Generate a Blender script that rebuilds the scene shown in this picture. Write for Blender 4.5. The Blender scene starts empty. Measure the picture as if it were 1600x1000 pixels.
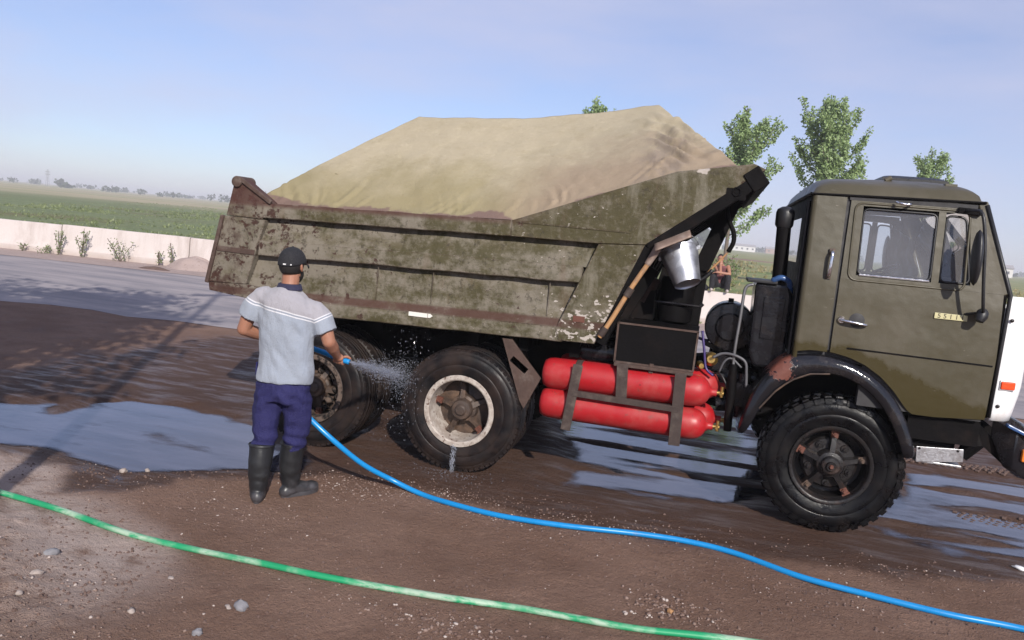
import bpy, bmesh, math, random
from mathutils import Vector, Matrix, noise
random.seed(7)
S = bpy.context.scene
COL = S.collection
PI = math.pi
rad = math.radians
V = Vector

# ------------------------------------------------------------------ camera
CAM = V((-0.995, -7.176, 2.017))
YAW, PIT, ROL, FPX = rad(-13.93), rad(6.716), rad(5.368), 1229.0
_fw = V((math.sin(YAW)*math.cos(PIT), math.cos(YAW)*math.cos(PIT), -math.sin(PIT)))
_r = V((math.cos(YAW), -math.sin(YAW), 0)); _u = _r.cross(_fw)
_a = _r*math.cos(ROL) + _u*math.sin(ROL); _b = _u*math.cos(ROL) - _r*math.sin(ROL)
cd = bpy.data.cameras.new('camera'); cam = bpy.data.objects.new('camera', cd); COL.objects.link(cam)
cd.sensor_width = 36; cd.lens = FPX/1600*36; cd.clip_end = 9000; cd.clip_start = 0.05
M4 = Matrix.Identity(4)
for i in range(3):
    M4[i][0] = _a[i]; M4[i][1] = _b[i]; M4[i][2] = -_fw[i]; M4[i][3] = CAM[i]
cam.matrix_world = M4
S.camera = cam
# ------------------------------------------------------------------ sky, sun, exposure
SUN_EL = rad(29.7)
SUN_D = V((0.4795*math.cos(SUN_EL), -0.8775*math.cos(SUN_EL), math.sin(SUN_EL))).normalized()
w = bpy.data.worlds.new('World'); S.world = w; w.use_nodes = True
nt = w.node_tree; bg = nt.nodes['Background']
sky = nt.nodes.new('ShaderNodeTexSky'); sky.sky_type = 'NISHITA'; sky.sun_disc = False
sky.sun_elevation = SUN_EL; sky.sun_rotation = math.atan2(SUN_D.x, SUN_D.y)
sky.air_density = 1.0; sky.dust_density = 0.35; sky.ozone_density = 2.0; sky.altitude = 0
# thin high cirrus veil over the whole sky
tc = nt.nodes.new('ShaderNodeTexCoord'); mp = nt.nodes.new('ShaderNodeMapping')
mp.inputs['Scale'].default_value = (1.0, 1.6, 4.5); mp.inputs['Rotation'].default_value = (0.1, 0.25, 0.5)
nz = nt.nodes.new('ShaderNodeTexNoise'); nz.inputs['Scale'].default_value = 1.7; nz.inputs['Detail'].default_value = 7; nz.inputs['Roughness'].default_value = 0.55
rp = nt.nodes.new('ShaderNodeValToRGB'); rp.color_ramp.elements[0].position = 0.38; rp.color_ramp.elements[1].position = 0.72
rp.color_ramp.elements[0].color = (0.36, 0.36, 0.36, 1); rp.color_ramp.elements[1].color = (0.86, 0.86, 0.86, 1)
mxs = nt.nodes.new('ShaderNodeMix'); mxs.data_type = 'RGBA'
mul = nt.nodes.new('ShaderNodeMix'); mul.data_type = 'RGBA'; mul.blend_type = 'MULTIPLY'; mul.inputs['Factor'].default_value = 1
mul.inputs['B'].default_value = (0.80, 0.90, 1.18, 1)
mxs.inputs['B'].default_value = (5.5, 5.55, 7.1, 1)
nt.links.new(tc.outputs['Generated'], mp.inputs['Vector']); nt.links.new(mp.outputs['Vector'], nz.inputs['Vector'])
nt.links.new(nz.outputs['Fac'], rp.inputs['Fac']); nt.links.new(rp.outputs['Color'], mxs.inputs['Factor'])
nt.links.new(sky.outputs['Color'], mul.inputs['A']); nt.links.new(mul.outputs['Result'], mxs.inputs['A'])
nt.links.new(mxs.outputs['Result'], bg.inputs['Color'])
bg.inputs['Strength'].default_value = 0.092
sl = bpy.data.lights.new('sun', 'SUN'); sun = bpy.data.objects.new('sun', sl); COL.objects.link(sun)
sl.energy = 4.3; sl.angle = rad(0.55); sl.color = (1.0, 0.94, 0.86)
sun.rotation_euler = (-SUN_D).to_track_quat('-Z', 'Y').to_euler()
sun.location = (4, -10, 12)
S.view_settings.view_transform = 'Standard'; S.view_settings.look = 'None'
S.view_settings.gamma = 1; S.view_settings.use_curve_mapping = False
S.view_settings.exposure = 0.34

# ------------------------------------------------------------------ material helpers
class NT:
    def __init__(s, name):
        s.m = bpy.data.materials.new(name); s.m.use_nodes = True
        s.t = s.m.node_tree; s.b = s.t.nodes['Principled BSDF']; s.out = s.t.nodes['Material Output']
        s._pos = None
    def new(s, k): return s.t.nodes.new(k)
    def link(s, a, b): s.t.links.new(a, b)
    @property
    def pos(s):
        if s._pos is None: s._pos = s.new('ShaderNodeNewGeometry').outputs['Position']
        return s._pos
    def mapped(s, scale=(1,1,1), rot=(0,0,0), loc=(0,0,0)):
        n = s.new('ShaderNodeMapping'); n.inputs['Scale'].default_value = scale
        n.inputs['Rotation'].default_value = rot; n.inputs['Location'].default_value = loc
        s.link(s.pos, n.inputs['Vector']); return n.outputs['Vector']
    def noise(s, scale, detail=4, rough=0.55, vec=None, dist=0.0):
        n = s.new('ShaderNodeTexNoise'); n.inputs['Scale'].default_value = scale; n.inputs['Detail'].default_value = detail
        n.inputs['Roughness'].default_value = rough; n.inputs['Distortion'].default_value = dist
        s.link(vec if vec is not None else s.pos, n.inputs['Vector']); return n.outputs['Fac']
    def voro(s, scale, vec=None, feature='F1', out='Distance', rnd=1.0):
        n = s.new('ShaderNodeTexVoronoi'); n.inputs['Scale'].default_value = scale; n.feature = feature
        n.inputs['Randomness'].default_value = rnd
        s.link(vec if vec is not None else s.pos, n.inputs['Vector']); return n.outputs[out]
    def put(s, sock, x):
        if hasattr(x, 'is_output'): s.link(x, sock)
        else: sock.default_value = x if not (isinstance(x, tuple) and len(x) == 3 and len(sock.default_value) == 4) else (*x, 1)
    def step(s, x, lo, hi):
        n = s.new('ShaderNodeMapRange'); n.interpolation_type = 'SMOOTHSTEP'
        n.inputs['From Min'].default_value = lo; n.inputs['From Max'].default_value = hi
        s.link(x, n.inputs['Value']); return n.outputs['Result']
    def lin(s, x, a, b, c, d):
        n = s.new('ShaderNodeMapRange'); n.inputs['From Min'].default_value = a; n.inputs['From Max'].default_value = b
        n.inputs['To Min'].default_value = c; n.inputs['To Max'].default_value = d
        s.link(x, n.inputs['Value']); return n.outputs['Result']
    def mix(s, f, a, b, mode='MIX'):
        n = s.new('ShaderNodeMix'); n.data_type = 'RGBA'; n.blend_type = mode
        s.put(n.inputs['Factor'], f); s.put(n.inputs['A'], a); s.put(n.inputs['B'], b); return n.outputs['Result']
    def math(s, op, a, b=0.0):
        n = s.new('ShaderNodeMath'); n.operation = op; s.put(n.inputs[0], a); s.put(n.inputs[1], b); return n.outputs[0]
    def xyz(s):
        n = s.new('ShaderNodeSeparateXYZ'); s.link(s.pos, n.inputs[0]); return n.outputs
    def normal_z(s):
        g = s.new('ShaderNodeNewGeometry'); n = s.new('ShaderNodeSeparateXYZ'); s.link(g.outputs['Normal'], n.inputs[0]); return n.outputs['Z']
    def attr(s, name):
        n = s.new('ShaderNodeAttribute'); n.attribute_name = name; return n.outputs['Fac']
    def bump(s, h, strength=0.3, dist=0.01):
        n = s.new('ShaderNodeBump'); n.inputs['Strength'].default_value = strength; n.inputs['Distance'].default_value = dist
        s.link(h, n.inputs['Height']); s.link(n.outputs['Normal'], s.b.inputs['Normal'])
    def set(s, color=None, rough=None, metal=None, spec=None, **kw):
        if color is not None: s.put(s.b.inputs['Base Color'], color)
        if rough is not None: s.put(s.b.inputs['Roughness'], rough)
        if metal is not None: s.put(s.b.inputs['Metallic'], metal)
        if spec is not None: s.put(s.b.inputs['Specular IOR Level'], spec)
        for k, v in kw.items(): s.put(s.b.inputs[k], v)
        return s.m

MT = {}
def simple(name, col, rough=0.5, metal=0, var=0.25, scale=12, bump=0.15, dust=None, dustamt=0.3, coat=0, spec=0.5):
    n = NT(name)
    f = n.noise(scale, 5, 0.6)
    dark = tuple(c*(1-var) for c in col); lite = tuple(min(1, c*(1+var)) for c in col)
    c = n.mix(f, dark, lite)
    r = n.lin(n.noise(scale*2.3, 3), 0.3, 0.7, max(0.02, rough-0.09), min(1, rough+0.12))
    if dust:
        k = n.step(n.noise(scale*0.45, 6, 0.65), 0.62-dustamt*0.45, 0.78)
        c = n.mix(k, c, dust); r = n.math('MAXIMUM', r, n.math('MULTIPLY', k, 0.8))
    if bump: n.bump(n.noise(scale*5, 4), bump, 0.004)
    MT[name] = n.set(c, r, metal, spec, **({'Coat Weight': coat, 'Coat Roughness': 0.1} if coat else {}))
    return MT[name]

# ------------------------------------------------------------------ mesh helpers
class MB:
    def __init__(s): s.v = []; s.f = []
    def add(s, vs, fs):
        o = len(s.v); s.v += [tuple(p) for p in vs]; s.f += [tuple(i+o for i in q) for q in fs]; return s
    def box(s, c, d, R=None):
        x, y, z = (k/2 for k in d)
        pts = [V(p) for p in ((-x,-y,-z),(x,-y,-z),(x,y,-z),(-x,y,-z),(-x,-y,z),(x,-y,z),(x,y,z),(-x,y,z))]
        if R is not None: pts = [R @ p for p in pts]
        c = V(c)
        return s.add([p+c for p in pts], [(0,3,2,1),(4,5,6,7),(0,1,5,4),(1,2,6,5),(2,3,7,6),(3,0,4,7)])
    def bb(s, a, b):
        return s.box([(i+j)/2 for i, j in zip(a, b)], [abs(j-i) for i, j in zip(a, b)])
    def bar(s, p, q, wd, ht, up=(0,0,1)):
        p, q = V(p), V(q); d = (q-p); L = d.length; d.normalize(); up = V(up)
        sd = d.cross(up)
        if sd.length < 1e-4: sd = d.cross(V((0,1,0)))
        sd.normalize(); up = sd.cross(d)
        R = Matrix((d, sd, up)).transposed()
        return s.box((p+q)/2, (L, wd, ht), R)
    def tube(s, path, r, n=10, cap=True, squash=None):
        path = [V(p) for p in path]; N = len(path)
        rs = r if isinstance(r, (list, tuple)) else [r]*N
        t0 = (path[1]-path[0]).normalized()
        a = t0.cross(V((0,0,1)))
        if a.length < 0.05: a = t0.cross(V((0,1,0)))
        a.normalize()
        vs = []
        for i, p in enumerate(path):
            t = (path[min(i+1, N-1)]-path[max(i-1, 0)]).normalized()
            a = (a - t*a.dot(t)).normalized(); b = t.cross(a)
            for k in range(n):
                an = 2*PI*k/n
                vs.append(p + (a*math.cos(an) + b*math.sin(an)*(squash or 1))*rs[i])
        fs = [(i*n+k, i*n+(k+1) % n, (i+1)*n+(k+1) % n, (i+1)*n+k) for i in range(N-1) for k in range(n)]
        if cap: fs += [tuple(range(n-1, -1, -1)), tuple((N-1)*n+k for k in range(n))]
        return s.add(vs, fs)
    def lathe(s, prof, o=(0,0,0), axis=(0,-1,0), n=48, close=False):
        # prof: list of (radius, along-axis)
        o, ax = V(o), V(axis).normalized(); a = ax.cross(V((0,0,1)))
        if a.length < 0.05: a = V((1,0,0))
        a.normalize(); b = ax.cross(a)
        m = len(prof); vs = []
        for k in range(n):
            an = 2*PI*k/n; d = a*math.cos(an)+b*math.sin(an)
            vs += [o + d*r + ax*h for r, h in prof]
        fs = []
        for k in range(n):
            k2 = (k+1) % n
            for i in range(m if close else m-1):
                j = (i+1) % m
                fs.append((k*m+i, k*m+j, k2*m+j, k2*m+i))
        return s.add(vs, fs)
    def prism(s, poly, y0, y1, fn=None):
        # poly in (x,z), extruded from y0 to y1
        n = len(poly)
        vs = [(x, y0, z) for x, z in poly] + [(x, y1, z) for x, z in poly]
        fs = [tuple(range(n)), tuple(range(2*n-1, n-1, -1))]
        fs += [(i, i+n, (i+1) % n + n, (i+1) % n) for i in range(n)]
        return s.add(vs, fs)
    def grid(s, fn, nu, nv, wrap=False):
        vs = [fn(i/nu, j/nv) for i in range(nu+1) for j in range(nv+1)]
        fs = [(i*(nv+1)+j, (i+1)*(nv+1)+j, (i+1)*(nv+1)+j+1, i*(nv+1)+j+1) for i in range(nu) for j in range(nv)]
        return s.add(vs, fs)
    def mesh(s, name, smooth=None):
        me = bpy.data.meshes.new(name); me.from_pydata(s.v, [], s.f); me.validate(); me.update()
        bm = bmesh.new(); bm.from_mesh(me); bmesh.ops.recalc_face_normals(bm, faces=bm.faces); bm.to_mesh(me); bm.free()
        if smooth is not None:
            for p in me.polygons: p.use_smooth = True
            if smooth < 179: me.set_sharp_from_angle(angle=rad(smooth))
        return me
    def build(s, name, mat, parent=None, smooth=None, bevel=None, loc=None):
        return link(name, s.mesh(name, smooth), mat, parent, bevel, loc)

def link(name, me, mat, parent=None, bevel=None, loc=None):
    o = bpy.data.objects.new(name, me); COL.objects.link(o)
    m = MT[mat] if isinstance(mat, str) else mat
    if not me.materials: me.materials.append(m)
    if parent is not None: attach(o, parent)
    if loc is not None: o.location = loc
    if bevel:
        b = o.modifiers.new('bevel', 'BEVEL'); b.width = bevel; b.segments = 2; b.limit_method = 'ANGLE'; b.angle_limit = rad(38)
        b.harden_normals = False
    return o
LOCALS = set()
def woff(o):
    if o is None: return V((0,0,0))
    return woff(o.parent) + o.matrix_parent_inverse.to_translation() + V(o.location)
def attach(o, parent):
    # geometry is written in world coordinates; the parent's own offset is taken out again
    o.parent = parent
    if parent.name in LOCALS: return
    o.matrix_parent_inverse = Matrix.Translation(-woff(parent))
def tag(o, label=None, cat=None, group=None, kind=None):
    if label: o['label'] = label
    if cat: o['category'] = cat
    if group: o['group'] = group
    if kind: o['kind'] = kind
    return o
def empty(name, loc=(0,0,0), parent=None, **k):
    o = bpy.data.objects.new(name, None); COL.objects.link(o); o.location = loc; o.empty_display_size = 0.2
    if parent is not None: o.parent = parent; 
    tag(o, **k); return o
def copy_obj(o, parent=None):
    c = o.copy(); COL.objects.link(c); c.parent = parent; return c
def copy_tree(o, parent=None):
    c = copy_obj(o, parent)
    for ch in list(o.children): copy_tree(ch, c)
    return c
def interp(tab, x):
    if x <= tab[0][0]: return tab[0][1]
    for (a, b), (c, d) in zip(tab, tab[1:]):
        if x <= c: return b + (d-b)*(x-a)/(c-a)
    return tab[-1][1]
def sm(x, a, b):
    t = min(1, max(0, (x-a)/(b-a))); return t*t*(3-2*t)
def smooth_path(pts, n):
    # Catmull-Rom
    P = [V(p) for p in pts]; P = [P[0]*2-P[1]] + P + [P[-1]*2-P[-2]]
    out = []
    for i in range(1, len(P)-2):
        a, b, c, d = P[i-1:i+3]
        for k in range(n):
            t = k/n
            out.append(0.5*((2*b) + (c-a)*t + (2*a-5*b+4*c-d)*t*t + (3*b-a-3*c+d)*t**3))
    out.append(P[-2]); return out
def remesh(mb, voxel, smooth_it=6, name='m', disp=None):
    me = bpy.data.meshes.new(name); me.from_pydata(mb.v, [], mb.f); me.update()
    bm = bmesh.new(); bm.from_mesh(me); bmesh.ops.recalc_face_normals(bm, faces=bm.faces); bm.to_mesh(me); bm.free()
    o = bpy.data.objects.new('tmp', me); COL.objects.link(o)
    r = o.modifiers.new('r', 'REMESH'); r.mode = 'VOXEL'; r.voxel_size = voxel
    if smooth_it:
        k = o.modifiers.new('s', 'SMOOTH'); k.iterations = smooth_it; k.factor = 0.5
    dg = bpy.context.evaluated_depsgraph_get()
    out = bpy.data.meshes.new_from_object(o.evaluated_get(dg))
    bpy.data.objects.remove(o); bpy.data.meshes.remove(me)
    if disp:
        cn = [(vtx.co.copy(), vtx.normal.copy()) for vtx in out.vertices]
        out.vertices.foreach_set('co', [k for c, q in cn for k in disp(c, q)]); out.update()
    for p in out.polygons: p.use_smooth = True
    out.name = name
    out.materials.clear()
    return out
# ------------------------------------------------------------------ materials
def mats():
    # soil of the yard: damp brown, dark where wet ('wet' attribute), pale where dry ('dry')
    n = NT('yard_soil')
    wet = n.attr('wet'); dry = n.attr('dry')
    f1 = n.noise(0.9, 6, 0.62); f2 = n.noise(7, 7, 0.68); f3 = n.noise(55, 5, 0.7)
    c = n.mix(n.step(f1, 0.32, 0.7), (0.188, 0.112, 0.080), (0.262, 0.166, 0.124))
    c = n.mix(n.math('MULTIPLY', n.step(f2, 0.5, 0.75), 0.55), c, (0.155, 0.086, 0.064))
    c = n.mix(n.math('MULTIPLY', n.step(f3, 0.58, 0.75), 0.6), c, (0.27, 0.20, 0.175))
    c = n.mix(n.math('MULTIPLY', n.step(f3, 0.47, 0.32), 0.5), c, (0.085, 0.053, 0.043))
    c = n.mix(n.math('MULTIPLY', dry, n.step(n.noise(5, 7, 0.7), 0.25, 0.55)), c, (0.47, 0.375, 0.335))
    grit = n.step(n.voro(38), 0.30, 0.12)
    c = n.mix(n.math('MULTIPLY', n.math('MULTIPLY', grit, n.step(n.noise(3.1, 4), 0.5, 0.68)), 0.5), c, (0.31, 0.23, 0.20))
    wv = n.step(n.math('ADD', wet, n.math('MULTIPLY', n.math('SUBTRACT', n.noise(2.6, 6, 0.65), 0.5), 0.75)), 0.30, 0.72)
    c2 = n.mix(0.74, c, (0.042, 0.019, 0.012))
    c = n.mix(wv, c, c2)
    r = n.lin(wv, 0, 1, 0.95, 0.0)
    streak = n.noise(3.2, 6, 0.6, n.mapped((0.55, 2.6, 1), (0, 0, rad(4))))
    rw = n.lin(streak, 0.46, 0.64, 0.72, 0.30)
    r = n.math('MAXIMUM', r, rw)
    n.bump(n.math('ADD', n.noise(24, 8, 0.72), n.math('MULTIPLY', n.noise(110, 4), 0.45)), 1.0, 0.034)
    MT['soil'] = n.set(c, r, 0, n.lin(n.math('MULTIPLY', wv, n.step(streak, 0.46, 0.62)), 0, 1, 0.18, 0.5))

    # muddy standing water, a film that thins out to nothing at its shore ('depth' in metres)
    n = NT('puddle_water'); dp = n.attr('depth')
    st = n.noise(2.4, 6, 0.6, n.mapped((0.5, 2.0, 1), (0, 0, rad(5))))
    c = n.mix(n.step(st, 0.35, 0.65), (0.024, 0.022, 0.030), (0.062, 0.058, 0.078))
    n.bump(n.math('ADD', n.noise(9, 4, 0.55, n.mapped((0.7, 1.6, 1))), n.math('MULTIPLY', n.noise(38, 3, 0.5), 0.15)), 0.06, 0.02)
    n.set(c, n.lin(st, 0.3, 0.7, 0.01, 0.07), 0, 0.6, **{'IOR': 2.15})
    tr = n.new('ShaderNodeBsdfTransparent'); mx = n.new('ShaderNodeMixShader')
    k = n.step(n.math('ADD', dp, n.math('MULTIPLY', n.math('SUBTRACT', n.noise(6, 5, 0.65, n.mapped((0.6, 1.6, 1))), 0.5), 0.022)), 0.001, 0.019)
    n.link(k, mx.inputs[0]); n.link(tr.outputs[0], mx.inputs[1]); n.link(n.b.outputs[0], mx.inputs[2]); n.link(mx.outputs[0], n.out.inputs['Surface'])
    MT['water'] = n.m

    n = NT('asphalt_road')
    p = n.mapped((0.35, 1.6, 1), (0, 0, rad(5.5)))
    dust = n.step(n.noise(1.1, 6, 0.6, p), 0.34, 0.66)
    c = n.mix(n.noise(60, 3), (0.185, 0.172, 0.185), (0.225, 0.21, 0.222))
    c = n.mix(dust, c, (0.315, 0.28, 0.28))
    n.bump(n.noise(90, 3), 0.3, 0.006)
    MT['asphalt'] = n.set(c, 0.85, 0, 0.3)

    n = NT('sandy_verge')
    c = n.mix(n.noise(1.6, 7, 0.65), (0.25, 0.19, 0.17), (0.43, 0.345, 0.315))
    c = n.mix(n.math('MULTIPLY', n.step(n.noise(14, 5), 0.55, 0.7), 0.5), c, (0.18, 0.13, 0.11))
    n.bump(n.noise(22, 6, 0.7), 0.6, 0.03)
    MT['sand'] = n.set(c, 0.95, 0, 0.2)

    # field: lush and green near the wall, dry straw farther out; straw nearer on the right
    n = NT('field_ground')
    x, y, z = n.xyz()
    along = n.math('ADD', y, n.math('MULTIPLY', x, -0.30))
    lim = n.math('ADD', along, n.math('MULTIPLY', n.math('SUBTRACT', n.noise(0.02, 5), 0.5), 60))
    g = n.mix(n.noise(0.32, 7, 0.7), (0.115, 0.150, 0.065), (0.215, 0.240, 0.125))
    g = n.mix(n.step(n.noise(0.11, 5), 0.48, 0.68), g, (0.16, 0.155, 0.075))
    g = n.mix(n.step(n.noise(2.4, 5, 0.7), 0.5, 0.72), g, (0.05, 0.075, 0.03))
    d = n.mix(n.noise(0.04, 6, 0.7), (0.30, 0.265, 0.155), (0.42, 0.355, 0.24))
    d = n.mix(n.step(n.noise(0.016, 4, 0.6, n.mapped((0.25, 1.4, 1))), 0.5, 0.62), d, (0.19, 0.235, 0.085))
    c = n.mix(n.step(lim, 95, 170), g, d)
    dr = n.mix(n.noise(0.5, 6, 0.7), (0.20, 0.195, 0.085), (0.34, 0.30, 0.165))
    dr = n.mix(n.step(n.noise(0.13, 4, 0.6), 0.45, 0.62), dr, (0.15, 0.20, 0.07))
    c = n.mix(n.step(x, -9, 6), c, dr)
    n.bump(n.noise(3, 6, 0.7), 0.7, 0.12)
    MT['field'] = n.set(c, 0.95, 0, 0.15)

    # whitewashed concrete
    n = NT('whitewashed_concrete')
    x, y, z = n.xyz()
    c = n.mix(n.noise(2.2, 6, 0.62), (0.47, 0.415, 0.39), (0.57, 0.51, 0.485))
    c = n.mix(n.math('MULTIPLY', n.step(n.noise(1.4, 7, 0.7, n.mapped((1, 1, 0.25))), 0.47, 0.68), 0.65), c, (0.36, 0.30, 0.27))
    c = n.mix(n.math('MULTIPLY', n.step(z, 0.22, 0.02), n.noise(3, 5)), c, (0.38, 0.30, 0.26))
    n.bump(n.noise(16, 6, 0.65), 0.35, 0.02)
    MT['wall'] = n.set(c, 0.9, 0, 0.25)

    # dump bed paint: weathered olive, grey dust, rust, chips
    n = NT('weathered_bed_paint')
    x, y, z = n.xyz()
    big = n.noise(1.9, 7, 0.66); mid = n.noise(10.5, 9, 0.76); fine = n.noise(38, 5, 0.7)
    strk = n.noise(5.0, 6, 0.66, n.mapped((1.0, 1.0, 0.22)))
    lng = n.noise(2.6, 6, 0.64, n.mapped((0.6, 1.0, 2.6)))
    green = n.mix(mid, (0.048, 0.043, 0.017), (0.098, 0.088, 0.038))
    dustc = n.mix(strk, (0.165, 0.150, 0.122), (0.285, 0.265, 0.228))
    more = n.lin(x, -4.9, -1.2, 0.085, -0.010)
    dm = n.step(n.math('ADD', n.math('ADD', n.math('MULTIPLY', big, 0.40), n.math('MULTIPLY', mid, 0.34)), n.math('ADD', n.math('MULTIPLY', lng, 0.30), more)), 0.49, 0.62)
    c = n.mix(dm, green, dustc)
    c = n.mix(n.math('MULTIPLY', n.step(n.noise(3.6, 8, 0.72, n.mapped((0.8, 1, 1.7), (0.2, 0.5, 0.3))), 0.52, 0.66), 0.75), c, (0.115, 0.100, 0.055))
    c = n.mix(n.math('MULTIPLY', n.step(strk, 0.56, 0.68), 0.45), c, (0.14, 0.10, 0.07))
    c = n.mix(n.math('MULTIPLY', n.step(n.noise(23, 6, 0.72), 0.50, 0.66), 0.40), c, (0.235, 0.215, 0.18))
    c = n.mix(n.math('MULTIPLY', n.step(n.noise(19, 7, 0.75, n.mapped((1, 1, 1), (0.4, 0.2, 0.8))), 0.55, 0.64), 0.65), c, (0.036, 0.029, 0.017))
    wipe = n.math('MULTIPLY', n.step(n.noise(2.3, 5, 0.6, n.mapped((2.4, 1, 0.5), (0, 0.35, 0))), 0.53, 0.66), n.step(x, -2.6, -1.9))
    c = n.mix(n.math('MULTIPLY', wipe, 0.75), c, (0.215, 0.205, 0.165))
    rust = n.mix(fine, (0.034, 0.017, 0.014), (0.088, 0.042, 0.030))
    rm = n.step(n.math('ADD', n.math('MULTIPLY', n.noise(11, 7, 0.74), 0.72), n.math('ADD', n.math('MULTIPLY', n.noise(1.7, 3), 0.28), n.lin(x, -5.2, -3.0, 0.075, -0.015))), 0.585, 0.625)
    c = n.mix(rm, c, rust)
    # rusty lower ledge and rear edge
    zz = n.math('SUBTRACT', z, n.math('MULTIPLY', n.math('ADD', x, 3.35), 0.022))
    led = n.math('MULTIPLY', n.step(n.math('ABSOLUTE', n.math('SUBTRACT', zz, 1.293)), 0.045, 0.018), n.step(n.noise(4, 5, 0.7), 0.25, 0.5))
    c = n.mix(n.math('MULTIPLY', led, 0.88), c, (0.080, 0.036, 0.028))
    rear = n.math('MULTIPLY', n.step(x, -4.72, -5.02), n.step(n.noise(7, 6, 0.7), 0.44, 0.6))
    c = n.mix(n.math('MULTIPLY', rear, 0.8), c, rust)
    top = n.math('MULTIPLY', n.step(zz, 2.0, 2.045), n.step(x, -2.2, -2.9))
    c = n.mix(n.math('MULTIPLY', top, 0.85), c, (0.085, 0.036, 0.030))
    # white chipped patches towards the front lower corner
    fr = n.math('MULTIPLY', n.step(x, -2.5, -1.9), n.step(zz, 1.62, 1.40))
    ch = n.step(n.math('ADD', n.noise(17, 5, 0.6, n.mapped((1, 1, 1.6))), n.math('MULTIPLY', fr, 0.13)), 0.69, 0.71)
    ch2 = n.step(n.noise(4.1, 3, 0.45, n.mapped((1, 1, 1), (0.3, 0.4, 0.9))), 0.70, 0.712)
    chips = n.math('MULTIPLY', n.math('MAXIMUM', ch, n.math('MULTIPLY', ch2, n.step(x, -2.1, -1.4))), n.step(x, -3.2, -2.0))
    c = n.mix(chips, c, (0.52, 0.49, 0.47))
    bv = n.new('ShaderNodeBevel'); bv.samples = 4; bv.inputs['Radius'].default_value = 0.022
    gn = n.new('ShaderNodeNewGeometry'); dt = n.new('ShaderNodeVectorMath'); dt.operation = 'DOT_PRODUCT'
    n.link(bv.outputs['Normal'], dt.inputs[0]); n.link(gn.outputs['Normal'], dt.inputs[1])
    em = n.math('MULTIPLY', n.step(dt.outputs['Value'], 0.985, 0.90), n.step(n.noise(9, 6, 0.7), 0.36, 0.54))
    c = n.mix(n.math('MULTIPLY', em, n.lin(x, -4.9, -1.4, 0.9, 0.45)), c, rust)
    em2 = n.math('MULTIPLY', n.step(dt.outputs['Value'], 0.995, 0.95), n.step(n.noise(14, 5, 0.7, n.mapped((1, 1, 1), (0.7, 0.1, 0))), 0.54, 0.60))
    c = n.mix(n.math('MULTIPLY', em2, 0.6), c, (0.31, 0.285, 0.25))
    n.bump(n.math('ADD', n.math('MULTIPLY', rm, -0.6), n.math('ADD', fine, n.math('MULTIPLY', n.noise(3.2, 3), 3.5))), 0.55, 0.008)
    c = n.mix(1.0, c, (0.76, 0.72, 0.68), 'MULTIPLY')
    MT['bed'] = n.set(c, n.lin(mid, 0.3, 0.7, 0.48, 0.80), 0, 0.35)

    # cab paint: satin olive with dust, wet and darker low on the door
    n = NT('olive_cab_paint')
    x, y, z = n.xyz()
    f = n.noise(3.2, 6, 0.6)
    base = n.mix(f, (0.053, 0.046, 0.026), (0.068, 0.059, 0.035))
    dustm = n.math('MULTIPLY', n.step(n.noise(2.4, 7, 0.68, n.mapped((1, 1, 0.5))), 0.30, 0.75), 0.55)
    c = n.mix(dustm, base, (0.108, 0.092, 0.068))
    edge = n.math('SUBTRACT', n.lin(x, 0.0, 0.9, 1.41, 1.075), z)
    wt = n.step(n.math('ADD', edge, n.math('MULTIPLY', n.math('SUBTRACT', n.noise(13, 4, 0.6, n.mapped((1, 1, 0.6))), 0.5), 0.13)), -0.022, 0.028)
    c = n.mix(wt, c, (0.050, 0.041, 0.018))
    scr = n.step(n.noise(26, 4, 0.6, n.mapped((0.4, 1, 2.4), (0, 0.3, 0))), 0.71, 0.74)
    c = n.mix(n.math('MULTIPLY', scr, 0.5), c, (0.27, 0.24, 0.20))
    c = n.mix(n.step(n.noise(31, 3, 0.5), 0.745, 0.765), c, (0.055, 0.04, 0.03))
    r = n.mix(wt, n.lin(n.noise(8, 4), 0.3, 0.7, 0.34, 0.50), (0.20, 0.24, 0.24))
    n.bump(n.math('ADD', n.math('MULTIPLY', n.noise(2.6, 3), 4.5), n.math('MULTIPLY', n.noise(90, 3), 0.15)), 0.35, 0.010)
    MT['cab'] = n.set(c, r, 0, 0.45)

    # tarpaulin canvas
    n = NT('canvas_tarpaulin')
    x, y, z = n.xyz(); hem = n.attr('hem')
    f = n.noise(1.5, 7, 0.65); g = n.noise(5.5, 6, 0.68)
    c = n.mix(f, (0.385, 0.330, 0.232), (0.480, 0.420, 0.310))
    c = n.mix(n.math('MULTIPLY', n.step(g, 0.48, 0.72), 0.32), c, (0.31, 0.26, 0.155))
    c = n.mix(n.math('MULTIPLY', n.step(n.noise(16, 6, 0.7, n.mapped((1, 1, 0.6), (0, 0.5, 0))), 0.5, 0.7), 0.3), c, (0.56, 0.49, 0.36))
    c = n.mix(n.math('MULTIPLY', n.step(n.noise(30, 5, 0.7), 0.56, 0.72), 0.3), c, (0.28, 0.21, 0.14))
    lo = n.step(n.math('ADD', hem, n.math('MULTIPLY', n.math('SUBTRACT', n.noise(1.9, 5, 0.6), 0.5), 0.9)), 0.62, 0.10)
    st = n.mix(n.step(x, -3.0, -2.2), (0.225, 0.190, 0.085), (0.29, 0.205, 0.150))
    c = n.mix(n.math('MULTIPLY', lo, 0.62), c, st)
    he = n.step(n.math('ADD', hem, n.math('MULTIPLY', n.math('SUBTRACT', n.noise(2.1, 5, 0.55), 0.5), 0.42)), 0.060, 0.030)
    c = n.mix(n.math('MULTIPLY', he, 0.85), c, (0.185, 0.118, 0.112))
    sp = n.step(n.noise(7.5, 2, 0.4, n.mapped((1, 1, 2.2), (0, 0, 0), (1.7, 0, 0.4))), 0.775, 0.79)
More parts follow.
